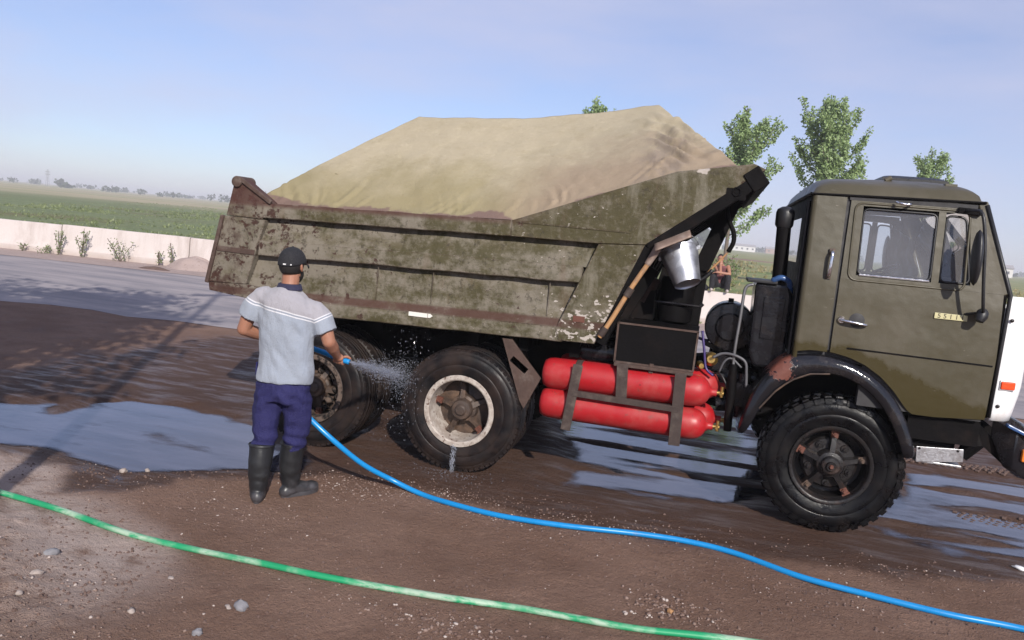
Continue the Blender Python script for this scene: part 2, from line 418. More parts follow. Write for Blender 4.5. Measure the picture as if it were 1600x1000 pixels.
    c = n.mix(n.math('MULTIPLY', sp, 0.75), c, (0.19, 0.16, 0.09))
    c = n.mix(n.math('MULTIPLY', n.math('MULTIPLY', n.step(x, -1.75, -1.50), n.step(x, -1.22, -1.36)), n.math('MULTIPLY', n.step(g, 0.4, 0.56), n.math('MULTIPLY', n.step(z, 2.98, 2.84), 0.6))), c, (0.26, 0.215, 0.185))
    wv = n.new('ShaderNodeTexWave'); wv.inputs['Scale'].default_value = 95; n.link(n.pos, wv.inputs['Vector'])
    n.bump(n.math('ADD', n.math('MULTIPLY', n.noise(9, 6, 0.65), 3.0), n.math('ADD', n.noise(160, 3), n.math('MULTIPLY', wv.outputs['Fac'], 0.25))), 0.6, 0.014)
    MT['tarp'] = n.set(c, 0.92, 0, 0.15)

    # wet black paint / under-frame
    n = NT('wet_black_paint')
    c = n.mix(n.step(n.noise(5, 6, 0.66), 0.5, 0.75), (0.0075, 0.0075, 0.010), (0.030, 0.025, 0.024))
    n.bump(n.math('ADD', n.noise(45, 4), n.math('MULTIPLY', n.noise(8, 3), 2)), 0.28, 0.006)
    MT['black'] = n.set(c, n.lin(n.noise(9, 5), 0.35, 0.7, 0.10, 0.40), 0, 0.40)
    n = NT('rust_bitten_fender'); x, y, z = n.xyz()
    c = n.mix(n.step(n.noise(5, 6, 0.66), 0.5, 0.75), (0.0075, 0.0075, 0.010), (0.026, 0.022, 0.022))
    dd = n.math('ADD', n.math('POWER', n.math('MULTIPLY', n.math('ADD', x, 0.44), 7.5), 2.0), n.math('POWER', n.math('MULTIPLY', n.math('SUBTRACT', z, 1.20), 8.5), 2.0))
    pm = n.step(n.math('ADD', dd, n.math('MULTIPLY', n.math('SUBTRACT', n.noise(17, 7, 0.76), 0.5), 4.6)), 0.62, 0.45)
    c = n.mix(pm, c, n.mix(n.noise(30, 5, 0.7), (0.060, 0.014, 0.009), (0.20, 0.062, 0.040)))
    n.bump(n.math('ADD', n.noise(45, 4), n.math('ADD', n.math('MULTIPLY', n.noise(8, 3), 2), n.math('MULTIPLY', pm, -1.5))), 0.28, 0.006)
    MT['fender'] = n.set(c, n.math('MAXIMUM', n.lin(n.noise(9, 5), 0.35, 0.7, 0.06, 0.24), n.math('MULTIPLY', pm, 0.6)), 0, 0.55)
    simple('frame_black', (0.0045, 0.004, 0.0045), 0.62, 0, 0.5, 7, 0.4, (0.016, 0.011, 0.0095), 0.25, spec=0.08)
    simple('rusty_steel', (0.062, 0.036, 0.028), 0.75, 0, 0.5, 18, 0.5, (0.13, 0.10, 0.085), 0.3)
    simple('rust_red', (0.115, 0.040, 0.026), 0.7, 0, 0.5, 26, 0.6)
    simple('band_steel', (0.045, 0.030, 0.026), 0.7, 0.1, 0.5, 20, 0.4, (0.115, 0.09, 0.075), 0.3)

    # tyre rubber, wet, with mud film
    n = NT('wet_tyre_rubber')
    c = n.mix(n.step(n.noise(6, 6, 0.68), 0.46, 0.76), (0.003, 0.003, 0.004), (0.011, 0.0085, 0.008))
    n.bump(n.math('ADD', n.noise(60, 5, 0.7), n.math('MULTIPLY', n.voro(26), 0.35)), 0.35, 0.005)
    MT['tyre'] = n.set(c, n.lin(n.noise(11, 5, 0.6), 0.35, 0.68, 0.20, 0.60), 0, 0.24)
    n = NT('muddy_tyre_rubber')
    c = n.mix(n.step(n.noise(4, 6, 0.68), 0.36, 0.66), (0.0055, 0.0052, 0.0065), (0.026, 0.0175, 0.015))
    n.bump(n.math('ADD', n.noise(55, 5, 0.7), n.noise(14, 3)), 0.35, 0.005)
    MT['tyre_mud'] = n.set(c, n.lin(n.noise(9, 5, 0.6), 0.35, 0.68, 0.30, 0.68), 0, 0.22)

    n = NT('pale_rim_paint')
    c = n.mix(n.step(n.noise(16, 6, 0.7), 0.38, 0.62), (0.43, 0.385, 0.345), (0.30, 0.25, 0.215))
    c = n.mix(n.step(n.noise(24, 5, 0.7), 0.575, 0.64), c, (0.10, 0.055, 0.042))
    n.bump(n.noise(60, 4), 0.4, 0.004)
    MT['rim_pale'] = n.set(c, 0.7, 0, 0.3)
    n = NT('mud_caked_rim')
    c = n.mix(n.step(n.noise(12, 6, 0.7), 0.42, 0.56), (0.014, 0.011, 0.010), (0.120, 0.088, 0.072))
    n.bump(n.noise(22, 6, 0.7), 1.0, 0.02)
    MT['rim_mud'] = n.set(c, 0.85, 0, 0.25)
    simple('hub_dark', (0.012, 0.0105, 0.011), 0.34, 0.1, 0.6, 22, 0.5, (0.045, 0.026, 0.020), 0.30)
    simple('hub_brown', (0.060, 0.042, 0.034), 0.5, 0.1, 0.6, 20, 0.5, (0.17, 0.105, 0.07), 0.45)

    n = NT('red_cylinder_paint')
    c = n.mix(n.noise(4, 5), (0.31, 0.007, 0.012), (0.39, 0.013, 0.018))
    c = n.mix(n.math('MULTIPLY', n.step(n.noise(7, 6, 0.7, n.mapped((2.2, 1, 0.7))), 0.56, 0.74), 0.5), c, (0.27, 0.016, 0.014))
    c = n.mix(n.step(n.noise(33, 5, 0.6), 0.68, 0.72), c, (0.10, 0.012, 0.010))
    c = n.mix(n.math('MULTIPLY', n.step(n.noise(21, 7, 0.76), 0.57, 0.66), 0.6), c, (0.135, 0.050, 0.040))
    c = n.mix(n.math('MULTIPLY', n.step(n.noise(3.2, 7, 0.7), 0.45, 0.72), 0.40), c, (0.36, 0.13, 0.11))
    n.bump(n.noise(30, 4), 0.12, 0.004)
    MT['red'] = n.set(c, n.lin(n.noise(10, 4), 0.3, 0.7, 0.33, 0.6), 0, 0.45)

    n = NT('galvanised_steel')
    c = n.mix(n.voro(22, out='Color'), (0.42, 0.43, 0.46), (0.62, 0.63, 0.66))
    c = n.mix(n.step(n.noise(8, 5, 0.7), 0.55, 0.75), c, (0.30, 0.28, 0.27))
    MT['galv'] = n.set(c, n.lin(n.noise(14, 4), 0.3, 0.7, 0.36, 0.55), 0.9, 0.5)
    simple('chrome', (0.72, 0.72, 0.75), 0.16, 1, 0.1, 20, 0.05)
    simple('brass', (0.46, 0.30, 0.10), 0.35, 0.9, 0.3, 30, 0.2)
    simple('white_paint', (0.74, 0.74, 0.75), 0.38, 0, 0.05, 5, 0.06, (0.55, 0.50, 0.47), 0.12)
    simple('aluminium', (0.50, 0.50, 0.52), 0.36, 0.8, 0.3, 26, 0.4, (0.16, 0.13, 0.12), 0.3)
    simple('orange_lens', (0.75, 0.075, 0.02), 0.22, 0, 0.1, 30, 0.05)
    simple('amber_lens', (0.80, 0.22, 0.03), 0.22, 0, 0.1, 30, 0.05)
    simple('badge_yellow', (0.50, 0.46, 0.26), 0.45, 0, 0.12, 40, 0.05)
    simple('print_dark', (0.045, 0.035, 0.02), 0.6, 0, 0.1, 40, 0)
    simple('black_plastic', (0.012, 0.012, 0.014), 0.42, 0, 0.3, 20, 0.15)
    simple('blue_hose_sky_sheen', (0.035, 0.085, 0.22), 0.26, 0, 0.25, 8, 0.1)  # blue of the bundled hose; on the bumper edge, a painted sky reflection
    simple('interior', (0.030, 0.029, 0.031), 0.7, 0, 0.3, 8, 0.2)
    simple('seat_cloth', (0.085, 0.080, 0.085), 0.9, 0, 0.3, 10, 0.3)
    simple('curtain', (0.50, 0.52, 0.53), 0.9, 0, 0.12, 8, 0.2)
    simple('sticker_white', (0.70, 0.67, 0.62), 0.6, 0, 0.15, 30, 0.05, (0.30, 0.24, 0.2), 0.2)
    simple('wood', (0.40, 0.215, 0.095), 0.65, 0, 0.25, 16, 0.3, (0.19, 0.125, 0.085), 0.25)
    simple('worn_blade', (0.22, 0.155, 0.125), 0.6, 0.25, 0.3, 22, 0.4, (0.36, 0.29, 0.25), 0.4)
    simple('grey_rubber_hose', (0.09, 0.09, 0.10), 0.5, 0, 0.2, 18, 0.1)
    simple('steel_pipe', (0.25, 0.25, 0.26), 0.35, 0.7, 0.15, 18, 0.1)
    simple('purple_cable', (0.045, 0.028, 0.13), 0.4, 0, 0.2, 18, 0.1)
    n = NT('blue_hose'); x, y, z = n.xyz()
    c = n.mix(n.noise(6, 4), (0.004, 0.18, 0.46), (0.008, 0.235, 0.56))
    c = n.mix(n.math('MULTIPLY', n.step(n.noise(9, 6, 0.7), 0.60, 0.74), 0.35), c, (0.14, 0.17, 0.22))
    MT['hose_blue'] = n.set(c, n.lin(n.noise(14, 4), 0.3, 0.7, 0.2, 0.42), 0, 0.5)
    n = NT('green_hose')
    c = n.mix(n.noise(5, 4), (0.008, 0.235, 0.095), (0.020, 0.31, 0.135))
    tz = n.normal_z()
    k = n.math('MULTIPLY', n.step(n.noise(2.6, 5, 0.6), 0.40, 0.58), n.step(n.noise(16, 6, 0.7, n.mapped((0.4, 2.2, 1))), 0.36, 0.58))
    c = n.mix(n.math('MULTIPLY', k, 0.75), c, (0.43, 0.50, 0.41))
    n.bump(n.noise(40, 4), 0.25, 0.004)
    MT['hose_green'] = n.set(c, 0.5, 0, 0.4)

    n = NT('window_glass')
    gl = n.new('ShaderNodeBsdfGlossy'); gl.inputs['Roughness'].default_value = 0.02
    tr = n.new('ShaderNodeBsdfTransparent'); tr.inputs['Color'].default_value = (0.84, 0.88, 0.90, 1)
    df = n.new('ShaderNodeBsdfDiffuse'); df.inputs['Color'].default_value = (0.62, 0.60, 0.62, 1)
    fr = n.new('ShaderNodeFresnel'); fr.inputs['IOR'].default_value = 1.52
    a = n.new('ShaderNodeMixShader'); b = n.new('ShaderNodeMixShader')
    n.link(n.lin(n.noise(2.0, 5, 0.6), 0.25, 0.75, 0.08, 0.18), a.inputs[0]); n.link(tr.outputs[0], a.inputs[1]); n.link(df.outputs[0], a.inputs[2])
    n.link(n.math('MINIMUM', n.math('MULTIPLY', fr.outputs[0], 1.6), 1.0), b.inputs[0]); n.link(a.outputs[0], b.inputs[1]); n.link(gl.outputs[0], b.inputs[2])
    n.link(b.outputs[0], n.out.inputs['Surface']); MT['glass'] = n.m

    n = NT('spray_water')
    gl = n.new('ShaderNodeBsdfGlossy'); gl.inputs['Roughness'].default_value = 0.08
    tr = n.new('ShaderNodeBsdfTransparent'); tr.inputs['Color'].default_value = (0.97, 0.98, 1, 1)
    df = n.new('ShaderNodeBsdfTranslucent'); df.inputs['Color'].default_value = (0.75, 0.78, 0.86, 1)
    d2 = n.new('ShaderNodeBsdfDiffuse'); d2.inputs['Color'].default_value = (0.70, 0.73, 0.82, 1)
    a = n.new('ShaderNodeMixShader'); b = n.new('ShaderNodeMixShader'); e = n.new('ShaderNodeMixShader')
    e.inputs[0].default_value = 0.5; n.link(df.outputs[0], e.inputs[1]); n.link(d2.outputs[0], e.inputs[2])
    a.inputs[0].default_value = 0.35; n.link(tr.outputs[0], a.inputs[1]); n.link(e.outputs[0], a.inputs[2])
    b.inputs[0].default_value = 0.18; n.link(a.outputs[0], b.inputs[1]); n.link(gl.outputs[0], b.inputs[2])
    n.link(b.outputs[0], n.out.inputs['Surface']); MT['spray'] = n.m

    def leaf(name, a, b, tr=0.35, scale=1.2):
        n = NT(name)
        oi = n.noise(scale, 3); c = n.mix(oi, a, b)
        c = n.mix(n.step(n.noise(scale*7, 3), 0.45, 0.7), c, tuple(k*1.35 for k in b))
        n.set(c, 0.5, 0, 0.4)
        t = n.new('ShaderNodeBsdfTranslucent'); n.link(c, t.inputs['Color']); mx = n.new('ShaderNodeMixShader'); mx.inputs[0].default_value = tr
        n.link(n.b.outputs[0], mx.inputs[1]); n.link(t.outputs[0], mx.inputs[2]); n.link(mx.outputs[0], n.out.inputs['Surface'])
        MT[name] = n.m
    leaf('poplar_leaf', (0.155, 0.235, 0.090), (0.31, 0.40, 0.185))
    leaf('weed_leaf', (0.085, 0.135, 0.045), (0.18, 0.22, 0.09), 0.3, 3)
    leaf('field_leaf', (0.105, 0.145, 0.055), (0.215, 0.245, 0.115), 0.3, 0.35)
    leaf('dry_grass', (0.20, 0.18, 0.075), (0.32, 0.275, 0.14), 0.3, 0.5)
    leaf('far_leaf', (0.030, 0.045, 0.022), (0.055, 0.075, 0.035), 0.2, 0.05)
    simple('bark', (0.135, 0.105, 0.085), 0.9, 0, 0.35, 9, 0.5)
    simple('pole_wood', (0.16, 0.13, 0.11), 0.85, 0, 0.3, 9, 0.4)
    simple('pylon_steel', (0.20, 0.20, 0.21), 0.6, 0.3, 0.2, 3, 0)
    simple('house_white', (0.62, 0.60, 0.58), 0.8, 0, 0.1, 0.3, 0)
    simple('house_roof', (0.30, 0.28, 0.28), 0.7, 0, 0.2, 0.3, 0)
    simple('house_brick', (0.33, 0.22, 0.17), 0.8, 0, 0.15, 0.3, 0)
    simple('stone_grey', (0.20, 0.195, 0.21), 0.75, 0, 0.3, 22, 0.5)
    simple('stone_pale', (0.31, 0.26, 0.235), 0.8, 0, 0.2, 25, 0.4)
    n = NT('pebbles')
    oi = n.voro(34, out='Color')
    hs = n.new('ShaderNodeSeparateColor'); n.link(oi, hs.inputs[0])
    c = n.mix(hs.outputs[0], (0.105, 0.060, 0.045), (0.22, 0.155, 0.13)); c = n.mix(n.step(hs.outputs[1], 0.86, 0.94), c, (0.40, 0.34, 0.31))
    MT['pebble'] = n.set(c, 0.75, 0, 0.35)
    simple('mud_clod', (0.105, 0.066, 0.054), 0.9, 0, 0.35, 16, 0.7)

    # people
    n = NT('tanned_skin')
    c = n.mix(n.noise(14, 5), (0.27, 0.122, 0.078), (0.36, 0.175, 0.115))
    n.bump(n.noise(120, 3), 0.12, 0.003)
    MT['skin'] = n.set(c, 0.5, 0, 0.4, **{'Subsurface Weight': 0.12, 'Subsurface Radius': (0.012, 0.005, 0.003), 'Subsurface Scale': 1.0})
    simple('dark_hair', (0.012, 0.010, 0.010), 0.6, 0, 0.4, 60, 0.8)
    simple('eye_white', (0.75, 0.72, 0.68), 0.25, 0, 0.05, 20, 0)
    simple('cap_cloth', (0.012, 0.012, 0.016), 0.85, 0, 0.3, 40, 0.3)
    # polo shirt: yoke / stripes / body set by height in the cloth's own coordinate ('band')
    n = NT('polo_cloth'); band = n.attr('band')
    c = n.mix(n.noise(5, 5), (0.255, 0.285, 0.345), (0.310, 0.340, 0.400))
    c = n.mix(n.math('MULTIPLY', n.step(n.noise(7, 5, 0.65, n.mapped((1, 1, 0.4))), 0.48, 0.66), 0.35), c, (0.28, 0.32, 0.40))
    c = n.mix(n.step(band, 0.0, 0.004), c, n.mix(n.noise(6, 4), (0.305, 0.295, 0.330), (0.350, 0.338, 0.372)))
    s1 = n.step(n.math('ABSOLUTE', n.math('ADD', band, -0.004)), 0.0050, 0.0034)
    s2 = n.step(n.math('ABSOLUTE', n.math('ADD', band, 0.015)), 0.0050, 0.0034)
    c = n.mix(n.math('MAXIMUM', s1, s2), c, (0.60, 0.60, 0.64))
    c = n.mix(n.math('MULTIPLY', n.math('MULTIPLY', n.step(band, -0.0110, -0.0095), n.step(band, 0.0005, -0.001)), 0.5), c, (0.22, 0.23, 0.28))
    n.bump(n.math('ADD', n.math('MULTIPLY', n.noise(13, 5, 0.62, n.mapped((1.3, 1.3, 0.5), (0, 0.25, 0))), 3.5), n.noise(220, 2)), 0.6, 0.010)
    MT['shirt'] = n.set(c, 0.9, 0, 0.2, **{'Sheen Weight': 0.15})
    simple('collar_navy', (0.020, 0.020, 0.050), 0.85, 0, 0.2, 30, 0.2)
    n = NT('navy_track_trousers')
    c = n.mix(n.noise(6, 5), (0.015, 0.015, 0.072), (0.027, 0.026, 0.100))
    n.bump(n.math('ADD', n.math('MULTIPLY', n.noise(9, 4, 0.6, n.mapped((1.4, 1.4, 0.6), (0.3, 0.2, 0))), 3.5), n.noise(150, 2)), 0.65, 0.012)
    MT['trousers'] = n.set(c, 0.78, 0, 0.25)
    n = NT('muddy_rubber_boot'); x, y, z = n.xyz()
    c = n.mix(n.noise(16, 5), (0.007, 0.0075, 0.009), (0.019, 0.020, 0.023))
    md = n.step(n.math('ADD', n.math('MULTIPLY', n.math('SUBTRACT', n.noise(14, 6, 0.7), 0.5), 0.35), z), 0.13, 0.02)
    c = n.mix(n.math('MULTIPLY', md, 0.75), c, (0.066, 0.062, 0.068))
    c = n.mix(n.math('MULTIPLY', n.step(n.noise(24, 5, 0.7), 0.58, 0.7), 0.30), c, (0.045, 0.045, 0.05))
    n.bump(n.noise(30, 4), 0.3, 0.005)
    MT['boot'] = n.set(c, n.lin(n.noise(12, 4), 0.3, 0.7, 0.32, 0.6), 0, 0.5)
    simple('vest_cloth', (0.15, 0.055, 0.06), 0.9, 0, 0.2, 20, 0.2)
    simple('dark_trousers', (0.014, 0.013, 0.017), 0.85, 0, 0.3, 20, 0.2)
    simple('pale_shoe', (0.40, 0.34, 0.31), 0.8, 0, 0.2, 20, 0.2)
mats()
# ------------------------------------------------------------------ the ground
def pip(x, y, P):
    c = False; n = len(P)
    for i in range(n):
        x1, y1 = P[i]; x2, y2 = P[i-1]
        if (y1 > y) != (y2 > y) and x < (x2-x1)*(y-y1)/(y2-y1)+x1: c = not c
    return c
def pdist(x, y, P):
    best = 1e9
    for i in range(len(P)):
        ax, ay = P[i]; bx, by = P[i-1]
        dx, dy = bx-ax, by-ay; L = dx*dx+dy*dy
        t = max(0, min(1, ((x-ax)*dx+(y-ay)*dy)/L)) if L else 0
        best = min(best, (x-ax-t*dx)**2+(y-ay-t*dy)**2)
    d = math.sqrt(best)
    return d if pip(x, y, P) else -d
PUD_A = [(-9.6,-1.9),(-9.0,-1.75),(-7.25,-1.40),(-6.75,-1.22),(-6.55,-1.45),(-6.5,-1.02),(-6.38,-0.70),(-5.73,-0.64),(-5.08,-0.80),(-4.4,-1.05),(-3.95,-1.35),(-3.86,-1.75),(-4.22,-2.0),(-4.55,-2.2),(-4.89,-2.45),(-5.35,-2.38),(-5.8,-2.34),(-6.2,-2.42),(-7.2,-2.75),(-9.6,-3.6)]
PUD_S = [(-4.98,-2.60),(-4.86,-2.53),(-4.72,-2.55),(-4.78,-2.68),(-4.92,-2.70)]
PUD_B = [(-2.35,3.4),(-2.45,1.2),(-2.2,0.2),(-2.05,-0.55),(-1.95,-0.95),(-1.35,-1.05),(-0.75,-0.80),(-0.45,-0.55),(0.0,-0.3),(0.5,0.2),(0.9,1.0),(0.8,2.6),(0.2,3.6)]
PUD_C = [(0.30,-0.74),(0.55,-0.98),(0.95,-1.10),(1.5,-1.05),(2.4,-0.75),(3.6,-0.2),(3.4,1.5),(2.4,1.6),(1.6,1.35),(1.15,1.2),(0.95,0.6),(0.6,0.05),(0.42,-0.4)]
PUDS = [(PUD_A, 0.040, 0.22), (PUD_S, 0.03, 0.0), (PUD_B, 0.040, 0.62), (PUD_C, 0.036, 0.80)]
WATER_Z = -0.016
def wetness(x, y):
    a = 0.0
    # soaked band round the truck
    near = -1.80 + 0.10*math.sin(x*1.3) - 0.12*sm(x, -3.0, -4.2) + 0.36*sm(x, 0.2, 1.8)
    band = sm(y, near-0.42, near+0.30)*(1-sm(y, 2.6, 4.4))*sm(x, -9.5, -6.6)*(1-sm(x, 3.5, 7.0))
    a = max(a, band)
    # trail of damp soil at the left, up to the road
    a = max(a, 0.32*sm(y, -2.2, -0.8)*(1-sm(y, 3.4, 4.6))*(1-sm(x, -6.5, -4.5)))
    return a
def hgt(x, y):
    fade = (1-sm(y, 3.0, 4.0))*(1-sm(abs(x+2), 9, 12))*(1-sm(-y, 6, 8))
    if fade <= 0: return -0.004, 0, 0
    p = V((x, y, 0))
    h = 0.014 + 0.020*noise.noise(p*0.7) + 0.013*noise.noise(p*2.1+V((3,0,0))) + 0.008*noise.noise(p*5.7) + 0.0045*noise.noise(p*15) + 0.0028*noise.noise(p*33)
    # rough clods bottom left, a slight bank
    cl = sm(-x*0.55-y, 5.75, 6.6)
    if cl > 0: h += cl*(0.05 + 0.05*abs(noise.noise(p*6.3)) + 0.028*abs(noise.noise(p*17)))
    # wheel ruts that run with the truck
    for yc in (-1.08, 1.08):
        h -= 0.020*math.exp(-((y-yc)/0.17)**2)*sm(x, -8, -5)
    h = max(h, -0.009+0.1*max(-0.02, h+0.009))
    k = 0.0
    for P, dep, stk in PUDS:
        xs = [q[0] for q in P]; ys = [q[1] for q in P]
        if not (min(xs)-.6 < x < max(xs)+.6 and min(ys)-.6 < y < max(ys)+.6): continue
        d = pdist(x, y, P) + 0.10*noise.noise(p*2.3+V((0,7,0))) + 0.05*noise.noise(p*6.1)
        s = sm(d, -0.16, 0.14)
        h = h*(1-s*0.72) - s*dep
        if stk:
            st = noise.noise(V((x*0.55, y*3.4, 2.0))) + 0.45*noise.noise(V((x*1.6, y*8.0, 5.0)))
            h += s*stk*0.10*max(0, st)
        k = max(k, sm(d, -0.5, 0.0))
    wt = max(wetness(x, y), k)
    # keep the tyres and boots on firm soil
    dr = sm(-x*0.55-y+0.25*noise.noise(p*1.7), 5.40, 5.85)*sm(-x, 3.25, 4.0)*(1-sm(-x*0.55-y, 6.0, 6.8)*0.75)
    # below the wheels the ground sits at zero
    for wx, wy in ((0,-1.02),(-2.84,-1.08),(-4.16,-1.08),(0,1.02),(-2.84,1.08),(-4.16,1.08)):
        q = math.exp(-(((x-wx)/0.42)**2+((y-wy)/0.34)**2)**2)
        h = h*(1-q) + q*0.004
    for wx, wy in ((-3.80,-2.50),(-3.62,-2.28)):
        q = math.exp(-(((x-wx)/0.26)**2+((y-wy)/0.26)**2)**2)
        h = h*(1-q) + q*0.0
    return h*fade - 0.004*(1-fade), wt*fade, dr*fade
def axis(lo, hi, step, far, grow=1.22):
    a = []; x = lo
    while x <= hi+1e-6: a.append(x); x += step
    s = step; x = a[-1]
    while x < far: s *= grow; x += s; a.append(x)
    s = step; x = a[0]; pre = []
    while x > -far: s *= grow; x -= s; pre.append(x)
    return pre[::-1] + a
def make_ground():
    xs = axis(-7.6, 2.6, 0.036, 5000); ys = axis(-4.9, 2.2, 0.036, 5000)
    ny = len(ys); vs = []; wet = []; dry = []
    for x in xs:
        for y in ys:
            h, a, b = hgt(x, y); vs.append((x, y, h)); wet.append(a); dry.append(b)
    fs = [(i*ny+j, (i+1)*ny+j, (i+1)*ny+j+1, i*ny+j+1) for i in range(len(xs)-1) for j in range(ny-1)]
    me = bpy.data.meshes.new('ground'); me.from_pydata(vs, [], fs); me.update()
    for nm, dat in (('wet', wet), ('dry', dry)):
        at = me.attributes.new(nm, 'FLOAT', 'POINT'); at.data.foreach_set('value', dat)
    for p in me.polygons: p.use_smooth = True
    tag(link('ground', me, 'soil'), 'brown damp soil of the yard under the truck', kind='structure')
    # water sheets
    for i, (P, lab) in enumerate(((PUD_A, 'wide sky-blue puddle behind the man at left'), (PUD_S, 'tiny puddle beside two pale stones'),
                    (PUD_B, 'streaky puddle under the truck between its wheels'), (PUD_C, 'shallow puddle in front of the front wheel'))):
        xs_ = [p[0] for p in P]; ys_ = [p[1] for p in P]; st = 0.025 if i == 1 else 0.05
        X0, Y0 = max(min(xs_)-0.3, -9.5), min(ys_)-0.3; nx = int((max(xs_)+0.3-X0)/st); ny_ = int((max(ys_)+0.3-Y0)/st)
        idx = {}; wv, dep, wf = [], [], []
        inside = {}
        for a in range(nx+1):
            for b in range(ny_+1):
                x, y = X0+a*st, Y0+b*st
                if pdist(x, y, P) < -0.28: continue
                d = WATER_Z-hgt(x, y)[0]
                if d > -0.012: idx[(a, b)] = len(wv); wv.append((x, y, WATER_Z-0.0006*i)); dep.append(d)
        for (a, b), k in idx.items():
            q = [idx.get((a+1, b)), idx.get((a+1, b+1)), idx.get((a, b+1))]
            if None not in q: wf.append((k, *q))
        me = bpy.data.meshes.new('puddle'); me.from_pydata(wv, [], wf); me.update()
        at = me.attributes.new('depth', 'FLOAT', 'POINT'); at.data.foreach_set('value', dep)
        for p in me.polygons: p.use_smooth = True
        tag(link('puddle', me, 'water'), lab, kind='structure')
make_ground()

WALL_A, WALL_B = V((-21.3, 11.75, 0)), V((-0.6, 13.75, 0))
WD = (WALL_B-WALL_A).normalized(); WN = V((-WD.y, WD.x, 0))      # WN points away from the camera
def wl(s, d, z=0):     # s metres along the wall from WALL_B, d metres behind its front face
    return WALL_B + WD*s + WN*d + V((0,0,z))
def strip(name, mat, d0, d1, z, lab, wob0=0, wob1=0, s0=-160, s1=160, n=400, seed=0):
    mb = MB()
    def fn(u, v):
        s = s0+(s1-s0)*u
        a = d0 + wob0*(noise.noise(V((s*0.22, seed, 0)))+0.5*noise.noise(V((s*0.9, seed, 3))))
        b = d1 + wob1*(noise.noise(V((s*0.25, seed, 9)))+0.5*noise.noise(V((s*0.8, seed, 5))))
        return wl(s, a+(b-a)*v, z)
    mb.grid(fn, n, 3)
    return tag(mb.build(name, mat), lab, kind='structure')
strip('road', 'asphalt', -9.2, -1.4, 0.004, 'dusty grey asphalt road beyond the yard', 0.7, 0.35, seed=1)
strip('verge', 'sand', -2.0, 0.3, 0.010, 'sandy verge between the road and the white wall', 0.3, 0, seed=2)
def make_field():
    mb = MB()
    ss = axis(-60, 60, 4, 4800, 1.3); ds = [0.3, 1, 2, 4, 7, 11, 16, 24, 36, 55, 85, 130, 200, 320, 500, 800, 1300, 2200, 3500, 4800]
    nd = len(ds)
    vs = [wl(s, d, 0.016 + (0.25*noise.noise(V((s*0.05, d*0.05, 0)))+0.12)*sm(d, 2, 20)*(1-sm(d, 300, 800))) for s in ss for d in ds]
    mb.add(vs, [(i*nd+j, (i+1)*nd+j, (i+1)*nd+j+1, i*nd+j+1) for i in range(len(ss)-1) for j in range(nd-1)])
    tag(mb.build('field', 'field', smooth=179), 'flat green and straw field beyond the wall', kind='structure')
make_field()

# --- white concrete wall, cast sections with joints
def make_wall():
    root = empty('concrete_wall', wl(-14, 0.2), label='low whitewashed concrete wall along the far side of the road', cat='wall')
    L = 4.05
    prof = [(-0.13, 0.0), (-0.13, 0.16), (-0.02, 0.34), (0.0, 0.80), (0.02, 0.86), (0.20, 0.86), (0.22, 0.80), (0.26, 0.34), (0.36, 0.0)]
    for k in range(-13, 9):
        s0 = k*L + 1.3; s1 = s0 + L - 0.03
        j = random.uniform(-0.012, 0.012); dz = random.uniform(-0.012, 0.01)
        mb = MB(); n = 12; m = len(prof)
        vs = []
        for i in range(n+1):
            s = s0+(s1-s0)*i/n
            for d, z in prof:
                vs.append(wl(s, d+j+0.010*noise.noise(V((s*1.3, z*3, 1))), z*(1+0.012*noise.noise(V((s*0.8, 4, z))))+(dz if z > 0 else -0.05)))
        fs = [(i*m+q, (i+1)*m+q, (i+1)*m+q+1, i*m+q+1) for i in range(n) for q in range(m-1)]
        fs += [tuple(range(m)), tuple(n*m+q for q in range(m))]
        mb.add(vs, fs); mb.build('wall_section', 'wall', root, smooth=30)
make_wall()

# --- sand heap against the wall, dark dropping beside it
def heap(name, s, d, rx, ry, hh, mat, lab, cat):
    c = wl(s, d); mb = MB()
    def fn(u, v):
        r = u; a = 2*PI*v
        k = 1+0.22*noise.noise(V((math.cos(a)*1.5, math.sin(a)*1.5, s)))
        z = hh*(1-r*r)**1.3*(1+0.25*noise.noise(V((r*math.cos(a)*2.2, r*math.sin(a)*2.2, 4))))
        p = c + WD*(rx*r*k*math.cos(a)) + WN*(ry*r*k*math.sin(a))
        return (p.x, p.y, z - 0.02*r)
    mb.grid(fn, 14, 36)
    tag(mb.build(name, mat, smooth=179), lab, cat)
heap('sand_heap', -14.6, -0.30, 0.85, 0.7, 0.36, 'sand', 'brown sand heap piled against the white wall behind the dump bed', 'sand heap')
heap('mud_pile', -15.0, -1.5, 0.62, 0.20, 0.09, 'mud_clod', 'small dark mud pile on the sandy verge', 'mud pile')

